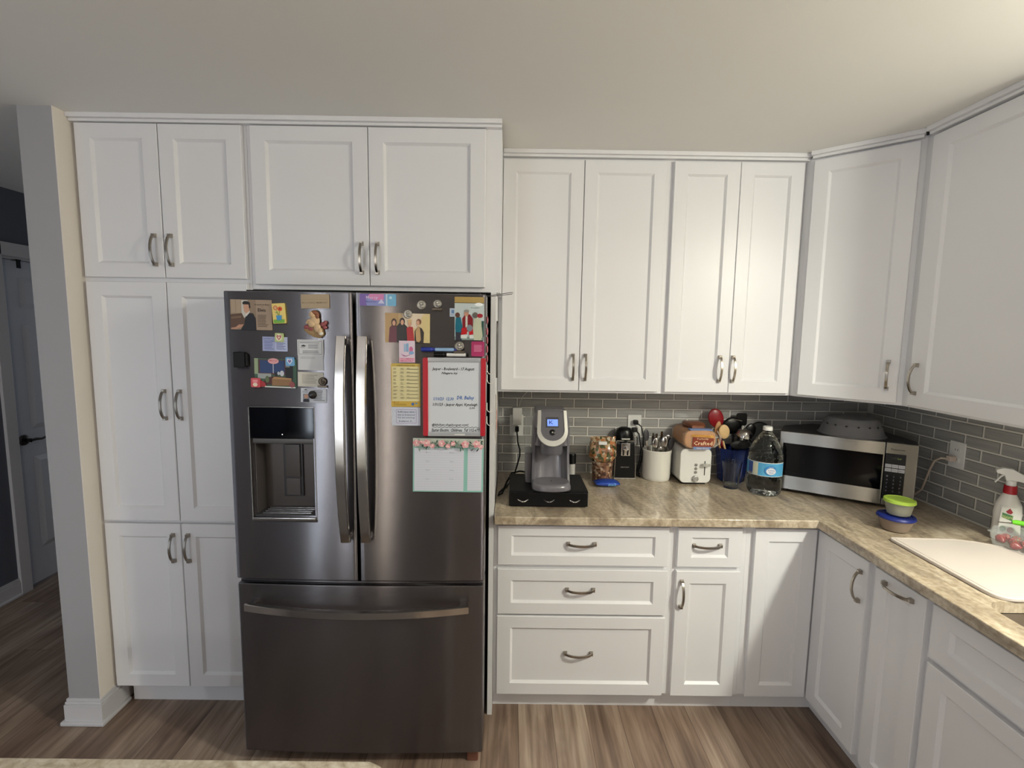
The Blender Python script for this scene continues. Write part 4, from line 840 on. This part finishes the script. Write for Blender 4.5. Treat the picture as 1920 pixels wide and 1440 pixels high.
cutlery(.04, -.02, .14, .0, 'dark', .205, 'dark spoon leaning over the right rim of the crock')
cutlery(.02, .03, .06, .5, 'knife', .23, 'table knife standing at the back of the crock')
cutlery(-.01, .035, -.06, .9, 'spoon', .225, 'steel spoon at the back left of the crock')

# toaster
t = thing('toaster', (2.045, .51, Z0), 'white two-slice toaster seen end-on with a loaf lying on it', 'toaster')
TW = M('toaster_white', 'dad9d4', .25, coat=.3)
b = B(); b.prism(rrect(1.966, 2.124, Z0 + .010, 1.100, .026, 6), .424, .60, TW, axis='y', bev=.006); b.box(1.985, 2.105, .44, .585, Z0, Z0 + .012, BLACKM, .003); b.done('body', t)
for yx in (2.022, 2.068): B().box(yx - .012, yx + .012, .445, .585, 1.0985, 1.1008, BLACKM).done('slot', t)
for k, z in enumerate((1.018, .999, .980)):
    b = B(T(2.046, .4238, z) @ RX(PI / 2)); b.lathe([(0, 0), (.0075, 0), (.0075, .002), (.006, .003), (.005, .0022), (0, .0022)], M('button_grey', '8e8c88', .3, .5), 20); b.done('button', t)
b = B(T(2.044, .4238, .948) @ RX(PI / 2)); b.lathe([(0, 0), (.016, 0), (.015, .010), (.012, .012), (0, .012)], M('dial_grey', 'a2a09c', .3, .4), 28); b.done('browning_dial', t)
B().box(2.0885, 2.0925, .4230, .4245, .965, 1.038, BLACKM).done('lever_slot', t)
b = B(); b.box(2.086, 2.095, .405, .424, 1.018, 1.026, KS, .002).loft([[(2.0905 + .020 * math.cos(2 * PI * i / 20), .408 + .009 * math.sin(2 * PI * i / 20), z) for i in range(20)] for z in (1.016, 1.020, 1.028)], KS); b.done('lever', t)
OC[1].done('power_cord', t)
# bread
t = thing('bread_loaf', (2.05, .49, 1.101), 'bagged loaf of bread with a brown label lying on the toaster', 'bread')
BR = M('bread_crust', 'b87a3a', .6, var=.3, vs=30); BAG = M('bread_bag', 'e4d8c8', .12, alpha=.22)
def bsec(y, s, cz=1.152, hw=.083, hh=.049, n=28, e=.62):
    o = []
    for i in range(n):
        a = 2 * PI * i / n; c, s_ = math.cos(a), math.sin(a)
        o.append((2.052 + hw * s * math.copysign(abs(c) ** e, c), y, cz + hh * s * math.copysign(abs(s_) ** e, s_)))
    return o
b = B(); b.loft([bsec(.402, .82), bsec(.406, .93), bsec(.415, .97), bsec(.50, .96), bsec(.585, .92), bsec(.600, .7)], BR); b.done('loaf', t)
rb_ = random.Random(5)
def wob(r, a=.003): return [(x + rb_.uniform(-a, a), y + rb_.uniform(-a, a) * .4, z + rb_.uniform(-a, a)) for x, y, z in r]
b = B(); b.loft([bsec(.396, .6), wob(bsec(.397, .9), .001), wob(bsec(.408, 1.04)), wob(bsec(.46, 1.03)), wob(bsec(.53, 1.03)), wob(bsec(.585, 1.0)), wob(bsec(.605, .75)), wob(bsec(.612, .25))], BAG); b.tube([(2.13, .42, 1.11), (2.155, .42, 1.13), (2.165, .43, 1.16), (2.15, .44, 1.19)], [.003, .006, .006, .002], BAG, 8); b.done('plastic_bag', t)
b = B(); yy = .3950
b.poly([(2.010, yy, 1.118), (2.112, yy, 1.118), (2.118, yy, 1.160), (2.012, yy, 1.166)], M('label_brown', '7a2f18', .4)); b.text('Crafted', 2.018, 2.110, 1.126, 1.146, yy - .0005, M('label_cream', 'e8d4b0', .5)); b.text('Perfectly', 2.034, 2.090, 1.152, 1.161, yy - .0005, MATS['label_cream'])
b.poly([(2.020, yy, 1.104), (2.100, yy, 1.104), (2.106, yy, 1.117), (2.014, yy, 1.117)], M('label_blue', '6a84b4', .4)); b.text('White Bread', 2.032, 2.092, 1.107, 1.113, yy - .0005, MATS['label_cream'])
b.poly([(2.00, yy + .001, 1.168), (2.118, yy + .001, 1.163), (2.112, yy + .001, 1.176), (2.01, yy + .001, 1.180)], M('label_gold', 'c89444', .4)); b.done('label', t, ang=0)
b = B(); b.loft([wob(bsec(y, s, cz, .05, .014, 20), .002) for y, s, cz in ((.44, .6, 1.207), (.47, .95, 1.212), (.53, 1., 1.212), (.57, .7, 1.206))], M('bag_print', '7c4a30', .4, var=.4, vs=60)); b.box(2.0, 2.11, .402, .44, 1.198, 1.2035, MATS['label_blue'], .001); b.done('folded_bag_end', t)

# blue container with cooking utensils
BLUE = M('navy_translucent_plastic', '1d3170', .15, trans=.55, ior=1.3)
ux, uy = 2.268, .518
b = B(T(ux, uy, Z0)); b.lathe([(0, 0), (.062, 0), (.066, .004), (.074, .10), (.083, .170), (.083, .176), (.079, .176), (.070, .10), (.061, .008), (0, .008)], BLUE, 8, RZ(PI / 8)); b.done('utensil_holder', None, 'navy blue plastic container full of cooking utensils behind the water bottle', 'utensil holder')
WOOD = M('pale_wood', 'c8a878', .55, var=.12, vs=40); WOOD2 = M('tan_wood', 'a87c50', .55, var=.15, vs=40); REDS = M('red_silicone', '820c18', .35)
def stick(p0, p1, r, m, b): b.tube([p0, tuple((Vector(p0) + Vector(p1)) / 2), p1], r, m, 10)
GU = 'cooking utensils in the blue container'
b = B(); stick((ux - .01, uy + .01, Z0 + .012), (2.198, .545, 1.20), .005, REDS, b); b.ball((2.187, .552, 1.236), .040, .012, .052, REDS, 3, RY(-.35)); b.done('spoon', None, 'large red silicone spoon, leftmost in the blue container', 'spoon', GU)
b = B(); stick((ux - .0, uy - .02, Z0 + .012), (2.200, .480, 1.13), .005, WOOD, b); b.ball((2.199, .472, 1.180), .028, .008, .037, WOOD, 3, RY(-.15)); b.done('spoon', None, 'pale wooden spoon with a round bowl, front left of the blue container', 'spoon', GU)
b = B(); stick((ux - .02, uy - .01, Z0 + .012), (2.178, .495, 1.14), .005, WOOD2, b); b.ball((2.176, .495, 1.19), .016, .007, .040, WOOD2, 3, RY(.12)); b.done('spoon', None, 'tan wooden spoon seen edge-on, between the red and pale spoons', 'spoon', GU)
b = B(); stick((ux + .01, uy - .01, Z0 + .012), (2.300, .505, 1.13), .004, HST, b)
b.lathe([(.0, -.030), (.02, -.027), (.035, -.014), (.040, 0), (.038, 0), (.033, -.012), (.018, -.024), (0, -.027)], HST, 28, T(2.306, .478, 1.165) @ RX(math.radians(205))); b.done('ladle', None, 'shiny steel ladle bowl facing down in the blue container', 'ladle', GU)
b = B(); stick((ux + .01, uy + .02, Z0 + .012), (2.28, .545, 1.16), .006, BLACKP, b); b.ball((2.275, .55, 1.198), .050, .014, .045, BLACKP, 3); b.tube([(2.245 + .009 * i, .535, 1.225 + .006 * math.sin(PI * i / 8)) for i in range(9)], .002, HST, 6); b.done('skimmer', None, 'wide black skimmer behind the steel ladle', 'skimmer', GU)
b = B(); stick((ux + .02, uy + .03, Z0 + .012), (2.325, .565, 1.20), .006, BLACKP, b); b.prism(rrect(2.302, 2.358, 1.195, 1.262, .012, 4), .565, .572, BLACKP, axis='y', bev=.001); b.done('spatula', None, 'black square-ended turner standing highest in the blue container', 'spatula', GU)
b = B(); stick((ux + .03, uy - .0, Z0 + .012), (2.345, .52, 1.14), .005, BLACKP, b); b.ball((2.355, .522, 1.175), .030, .010, .042, BLACKP, 3, RY(.3)); b.done('spoon', None, 'black nylon spoon at the right of the blue container', 'spoon', GU)
b = B(); stick((ux + .0, uy - .04, Z0 + .012), (2.27, .455, 1.10), .006, BLACKM, b); b.ball((2.275, .45, 1.118), .052, .010, .024, BLACKM, 3); b.done('masher', None, 'black utensil head lying low across the front rim of the blue container', 'utensil', GU)
b = B(T(2.437, .560, Z0) @ RX(-.12)); b.lathe([(0, 0), (.062, 0), (.065, .006), (.060, .012), (0, .016)], BLACKM, 40, T(0, 0, .235) @ RX(PI / 2)); b.box(-.012, .012, -.012, .002, 0, .20, BLACKM, .004)
b.done('frying_pan', None, 'round black pan leaning on the wall behind the water bottle', 'pan')

# drinking glass
b = B(T(2.212, .392, Z0)); b.lathe([(0, 0), (.033, 0), (.035, .004), (.037, .02), (.040, .08), (.047, .130), (.048, .136), (.0455, .136), (.0375, .08), (.034, .02), (0, .014)], GLASS, 12)
b.done('drinking_glass', None, 'empty clear faceted tumbler in front of the blue container', 'glass')
# water bottle
t = thing('water_bottle', (2.338, .318, Z0), 'large clear plastic jug of drinking water with a white cap and blue label', 'bottle')
WAT = M('water_plastic', 'eaf0f2', .03, trans=1., ior=1.26)
nt, bb_ = nodes(WAT); vo = nt.nodes.new('ShaderNodeTexVoronoi'); vo.inputs['Scale'].default_value = 55; tc_ = nt.nodes.new('ShaderNodeTexCoord'); bp_ = nt.nodes.new('ShaderNodeBump'); bp_.inputs['Strength'].default_value = .5; bp_.inputs['Distance'].default_value = .003
nt.links.new(tc_.outputs['Object'], vo.inputs['Vector']); nt.links.new(vo.outputs['Distance'], bp_.inputs['Height']); nt.links.new(bp_.outputs[0], bb_.inputs['Normal'])
prof = [(0, .004), (.045, 0), (.066, .004), (.074, .014), (.0765, .03), (.0735, .042), (.0765, .054), (.0765, .075), (.0735, .088), (.0775, .098), (.0775, .166), (.074, .174), (.0765, .186), (.075, .198), (.070, .215), (.060, .240), (.046, .265), (.030, .288), (.0215, .298), (.0195, .302), (.0195, .312), (0, .312)]
tb = bmesh.new()
b = B(T(2.338, .318, Z0)); b.lathe(prof, WAT, 48); b.done('jug_body', t)
b = B(T(2.338, .318, Z0 + .308)); b.lathe([(0, .018), (.019, .018), (.021, .016), (.0215, 0), (.0, 0)][::-1], WHITEP, 28); b.done('cap', t)
LB = M('label_sky_blue', '4f9cc8', .4, var=.25, vs=18)
b = B(T(2.338, .318, Z0)); n = 40; R_ = .0782
def ang(u): return math.radians(-207 + 160 * u)
def lab(u0, u1, z0, z1, m, rr_=R_, steps=10):
    for i in range(steps):
        a0, a1 = ang(u0 + (u1 - u0) * i / steps), ang(u0 + (u1 - u0) * (i + 1) / steps)
        b.poly([(rr_ * math.cos(a0), rr_ * math.sin(a0), z0), (rr_ * math.cos(a1), rr_ * math.sin(a1), z0), (rr_ * math.cos(a1), rr_ * math.sin(a1), z1), (rr_ * math.cos(a0), rr_ * math.sin(a0), z1)], m)
lab(0, 1, .100, .166, LB, R_, 30); lab(.0, 1, .163, .166, WHITEP, R_ + .0003, 30); lab(.0, 1, .100, .102, WHITEP, R_ + .0003, 30)
lab(.17, .30, .112, .160, M('label_navy', '2a4c9c', .4), R_ + .0004, 4); lab(.30, .42, .103, .162, M('label_pale', 'c8ccb8', .4), R_ + .0004, 4); lab(.17, .28, .102, .112, M('label_barcode', '6a6a72', .4), R_ + .0004, 3)
ell = []
def on(u, z, r_=R_ + .0008): a_ = ang(u); return (r_ * math.cos(a_), r_ * math.sin(a_), z)
b.poly([on(.665 + .115 * math.cos(2 * PI * i / 22), .131 + .022 * math.sin(2 * PI * i / 22), R_ + .0030) for i in range(22)], M('label_mid_blue', '2f7ab8', .4))
b.poly([on(.675 + .095 * math.cos(2 * PI * i / 22), .127 + .016 * math.sin(2 * PI * i / 22), R_ + .0036) for i in range(22)], PAPER)
am = ang(.675); XT = T((R_ + .0040) * math.cos(am), (R_ + .0040) * math.sin(am), 0) @ RZ(am + PI / 2)
b.text('Drinking', -.014, .014, .128, .135, -.0005, MATS['label_navy'], XT); b.text('Water', -.011, .011, .118, .1245, -.0005, MATS['label_navy'], XT); b.text('Great Value', -.012, .010, .1445, .149, -.0006, PAPER, XT)
b.done('label', t, ang=30)

# microwave
XM = T(2.418, .352, 0) @ RZ(math.atan2(-.287, .432)); MW, MZ0, MZ1 = .524, .930, 1.213
t = thing('microwave', (2.75, .33, Z0), 'stainless steel and black countertop microwave set diagonally in the corner', 'microwave')
MB_ = M('microwave_case', '2b2a2c', .5, spec=.3)
b = B(XM); b.prism([(.0, .02), (MW, .02), (MW, .10), (MW - .12, .325), (.12, .325), (0, .17)], MZ0, MZ1, MB_, bev=.003)
for fx in (.05, MW - .05): b.lathe([(0, Z0), (.014, Z0), (.014, MZ0), (0, MZ0)], BLACKM, 14, T(fx, .06, 0))
b.lathe([(0, Z0), (.014, Z0), (.014, MZ0), (0, MZ0)], BLACKM, 14, T(.25, .27, 0)); b.done('case', t)
b = B(XM); b.box(.0, .410, 0, .02, MZ0, MZ1, MST, .004); dm = b.done('door', t)
b = B(XM); b.box(.016, .404, -.0015, .004, MZ0 + .068, MZ1 - .056, GLOSSB, .001); b.done('window', dm)
b = B(XM); b.box(.411, MW, 0, .02, MZ0, MZ1, MST, .004); cp = b.done('control_panel', t)
b = B(XM); b.box(.412, .484, -.0018, .004, MZ0 + .03, MZ1 - .048, BLACKP, .001).box(.434, .470, -.0022, -.0017, 1.140, 1.150, M('dim_display', '141a14', .2))
b.text('12:00', .455, .468, 1.142, 1.148, -.0026, M('display_green', '6f8a3c', .5, emit='7f9a3c', es=.2)); b.text('Panasonic', .430, .478, MZ1 - .032, MZ1 - .024, -.0008, INK); pnl = b.done('keypad', cp, ang=0)
b = B(XM)
for r in range(2):
    for c in range(3): b.box(.414 + c * .0235, .436 + c * .0235, -.0032, -.0017, 1.103 - r * .0185, 1.118 - r * .0185, M('key_white', 'b9b9bd', .4), .0004); b.text(['Popcorn', 'Reheat', 'Cook', 'Defrost', 'Timer', 'More'][r * 3 + c], .417 + c * .0235, .433 + c * .0235, 1.108 - r * .0185, 1.113 - r * .0185, -.0035, GREYINK)
for r in range(5):
    for c in range(3):
        b.text('1234567890SP+GO'[r * 3 + c], .4215 + c * .0235, .4275 + c * .0235, 1.060 - r * .0165, 1.068 - r * .0165, -.0022, M('key_dim', '6f6f78', .4))
b.done('buttons', pnl, ang=0)
MC.done('power_cord', t)
# vented cover on top
DOME = M('frosted_clear_plastic', 'b8b8bc', .25, trans=.75, ior=1.12)
b = B(T(2.715, .285, MZ1 + .0005)); b.lathe([(.135, 0), (.138, .004), (.130, .010), (.108, .072), (.098, .082), (0, .086), (0, .084), (.097, .080), (.106, .070), (.128, .008)], DOME, 56, close=False)
for k in range(16): a_ = 2 * PI * k / 16; b.box(-.004, .004, -.001, .001, -.003, .003, BLACKM, X=RZ(a_) @ T(0, -.1155, .052) @ RX(-.3))
b.done('splatter_cover', None, 'round translucent plastic splatter cover on top of the microwave', 'microwave cover')

# food containers
FOG = M('cloudy_plastic', 'c8c8bc', .2, trans=.6, ior=1.15); BL = M('lid_blue', '14246e', .35); LM = M('lid_lime', 'a6c64c', .4)
t = thing('food_container', (2.622, -.118, Z0), 'low round container with a blue lid, under the lime-lidded one', 'container', 'round food containers')
XC = T(2.637, -.118, Z0) @ Matrix.Scale(.86, 4, (1, 0, 0)) @ Matrix.Scale(.86, 4, (0, 1, 0))
B(XC).lathe([(0, 0), (.045, 0), (.052, .004), (.066, .040), (.070, .052), (.066, .052), (.060, .040), (.046, .006), (0, .004)], M('cloudy_amber', 'b8a694', .2, trans=.5, ior=1.15), 40).done('bowl', t)
B(XC).lathe([(0, .005), (.045, .006), (.057, .034), (.0, .038)], M('leftovers_brown', '9a6c58', .6, var=.25, vs=40), 32).done('food', t)
B(XC).lathe([(0, .055), (.066, .055), (.0745, .050), (.0755, .054), (.072, .0605), (.060, .062), (.058, .059), (0, .059)], BL, 40).done('lid', t)
t = thing('food_container', (2.628, -.112, Z0 + .061), 'small round container with a lime green lid, on the blue-lidded one', 'container', 'round food containers')
XC = T(2.647, -.115, Z0 + .0622) @ Matrix.Scale(.86, 4, (1, 0, 0)) @ Matrix.Scale(.86, 4, (0, 1, 0))
B(XC).lathe([(0, 0), (.040, 0), (.045, .004), (.055, .045), (.057, .052), (.054, .052), (.041, .006), (0, .004)], FOG, 40).done('bowl', t)
B(XC).lathe([(0, .005), (.041, .006), (.050, .036), (.0, .040)], M('leftovers_cream', 'b8b488', .6, var=.15, vs=40), 32).done('food', t)
B(XC).lathe([(0, .060), (.048, .060), (.052, .064), (.060, .062), (.062, .052), (.0605, .050), (.058, .052), (.056, .056), (0, .056)][::-1], LM, 40).done('lid', t)
# cutting board
t = None
BOARD = M('white_board_plastic', 'd0c7bf', .4, var=.03, vs=6)
pts = [(2.543, -.216)] + [(2.535, -.23), (2.531, -.59)] + [(2.531 + .05 - .05 * math.cos(a_), -.60 - .045 * math.sin(a_)) for a_ in (0.3, .6, .9, 1.2, 1.57)] + [(2.93, -.645), (2.965, -.62), (2.972, -.5), (2.965, -.41), (2.94, -.345), (2.895, -.285), (2.835, -.245), (2.77, -.224)]
b = B(); b.prism(pts, Z0, .9255, BOARD, bev=.003, seg=3)
gp = [(x + (2.75 - x) * .055, y + (-.43 - y) * .06, .9254) for x, y in pts]; gp.append(gp[0]); b.tube(gp, .0016, M('board_groove', 'c4b8ac', .4), 6)
b.done('cutting_board', None, 'large white plastic cutting board with rounded corners beside the sink', 'cutting board')
# spray bottle
t = thing('spray_bottle', (2.972, -.188, Z0), 'white trigger spray bottle with a red collar and green and red label', 'spray bottle')
XS = T(2.984, -.205, Z0) @ RZ(math.radians(-35)) @ Matrix.Scale(.88, 4, (1, 0, 0))
WB = M('bottle_white', 'd6d3cc', .3, coat=.2)
b = B(XS); b.loft([[(a_ * math.cos(2 * PI * i / 36), c_ * math.sin(2 * PI * i / 36), z) for i in range(36)] for z, a_, c_ in ((0, .040, .024), (.004, .045, .028), (.04, .046, .029), (.075, .0435, .027), (.105, .046, .029), (.14, .042, .028), (.165, .030, .024), (.180, .0215, .0205), (.186, .019, .019))], WB); b.done('bottle', t)
b = B(XS); b.lathe([(0, .182), (.0215, .182), (.0225, .186), (.0205, .213), (0, .213)], M('collar_red', '9c1420', .35), 28); b.done('collar', t)
b = B(XS); b.lathe([(0, .213), (.0165, .213), (.0165, .232), (0, .232)], WHITEP, 24)
b.prism([(-.050, .256), (-.052, .268), (-.030, .277), (.0, .276), (.034, .258), (.050, .236), (.046, .228), (.022, .232), (-.018, .230), (-.024, .250)], -.0125, .0125, WHITEP, axis='y', bev=.003); sh = b.done('spray_head', t)
b = B(XS); b.tube([(-.024, 0, .250), (-.034, 0, .242), (-.042, 0, .230), (-.050, 0, .218)], .004, WHITEP, flat=(.011, .005, (0, 1, 0))); b.done('trigger', sh)
b = B(XS); yy = -.0295
GR = M('label_green', '4a7a4a', .4); RD = M('label_red', '9c3038', .4)
b.poly([(-.030, yy, .030), (.020, yy - .0006, .030), (.022, yy - .0006, .135), (-.026, yy, .135)], M('label_white', 'd8d8d0', .4))
b.poly([(-.022 + .04 * 0, yy - .001, .095), (.010, yy - .001, .085), (.012, yy - .001, .105), (-.022, yy - .001, .113)], GR); b.text('Natural', -.020, .010, .092, .104, yy - .0014, M('label_yellow', 'c8cc8c', .4))
b.poly([(-.012, yy - .001, .118), (.0, yy - .001, .132), (.010, yy - .001, .118), (.004, yy - .001, .110), (-.006, yy - .001, .112)], RD)
b.poly([(-.016 + .010 * math.cos(2 * PI * i / 14), yy - .001, .052 + .011 * math.sin(2 * PI * i / 14)) for i in range(14)], GR); b.poly([(.008 + .011 * math.cos(2 * PI * i / 14), yy - .001, .050 + .011 * math.sin(2 * PI * i / 14)) for i in range(14)], RD)
b.box(-.022, .014, yy - .0012, yy - .001, .075, .077, GREYINK); b.done('label', t, ang=0)
# clamshell with berries
ZB = .9262
def berry(x, y, z, r, label):
    """a strawberry: heart-like body, leafy cap"""
    a_ = rnd.uniform(0, 6.28); X = T(x, y, z) @ RZ(a_) @ RX(rnd.uniform(.9, 1.8))
    t = thing('strawberry', (x, y, z - r), label, 'strawberry', 'strawberries in the clear box')
    b = B(X); b.lathe([(0, -r * 1.15), (r * .35, -r * .95), (r * .75, -r * .35), (r * .95, r * .2), (r * .8, r * .65), (r * .4, r * .85), (0, r * .8)], BERRY, 18); b.done('fruit', t)
    b = B(X)
    for k in range(5): q = 2 * PI * k / 5; b.poly([(0, 0, r * .84), (r * .5 * math.cos(q - .3), r * .5 * math.sin(q - .3), r * .9), (r * .85 * math.cos(q), r * .85 * math.sin(q), r * .75), (r * .5 * math.cos(q + .3), r * .5 * math.sin(q + .3), r * .9)], M('leaf_green', '4a6a2c', .6))
    b.done('leaves', t)
BERRY = blob_mat('strawberry_red', [(.0, '861820'), (.85, '962a32'), (.97, 'b87858')], 300, .3)
rnd = random.Random(9)
locs = [(2.912, -.262, .016), (2.938, -.250, .017), (2.925, -.292, .017), (2.955, -.275, .016), (2.905, -.322, .016), (2.940, -.318, .017), (2.972, -.305, .016), (2.965, -.345, .017), (2.925, -.352, .015)]
wh = ['at the near corner of the box towards the stacked containers', 'against the spray bottle side of the box', 'in the second row of the box', 'beneath the green handle', 'at the front edge of the box over the board', 'in the middle of the box', 'near the wall side of the box', 'at the far wall corner nearest the sink', 'nearest the sink along the board side']
for (x, y, r), s_ in zip(locs, wh): berry(x, y, ZB + r * .9 + .002, r, 'red strawberry ' + s_)
b = B(T(2.932, -.318, ZB) @ RZ(.25))
def ring(hx, hy, z, r_=.012): return [(x, y, z) for x, y in rrect(-hx, hx, -hy, hy, r_, 4)]
b.loft([ring(.045, .066, .0), ring(.052, .074, .045), ring(.057, .079, .047), ring(.051, .073, .049), ring(.047, .069, .066), ring(.040, .062, .068)], M('clamshell_plastic', 'dfe6e4', .06, alpha=.2)); b.done('clamshell_box', None, 'clear plastic clamshell box of strawberries on the edge of the cutting board', 'box')
t = thing('vegetable_peeler', (2.985, -.29, .996), 'bright green handled peeler lying on the strawberry box', 'peeler')
b = B(); b.tube([(2.945, -.262, 1.0065), (2.955, -.268, 1.0075), (2.975, -.285, 1.0075), (3.005, -.315, 1.0075), (3.01, -.32, 1.0075)], [.007, .0095, .009, .010, .006], M('lime_plastic', '6cc42c', .3), 14); b.done('handle', t)
b = B(); b.tube([(2.948, -.265, 1.0045), (2.930, -.252, 1.000), (2.915, -.240, .9985)], .002, HST, 8); b.done('blade', t)
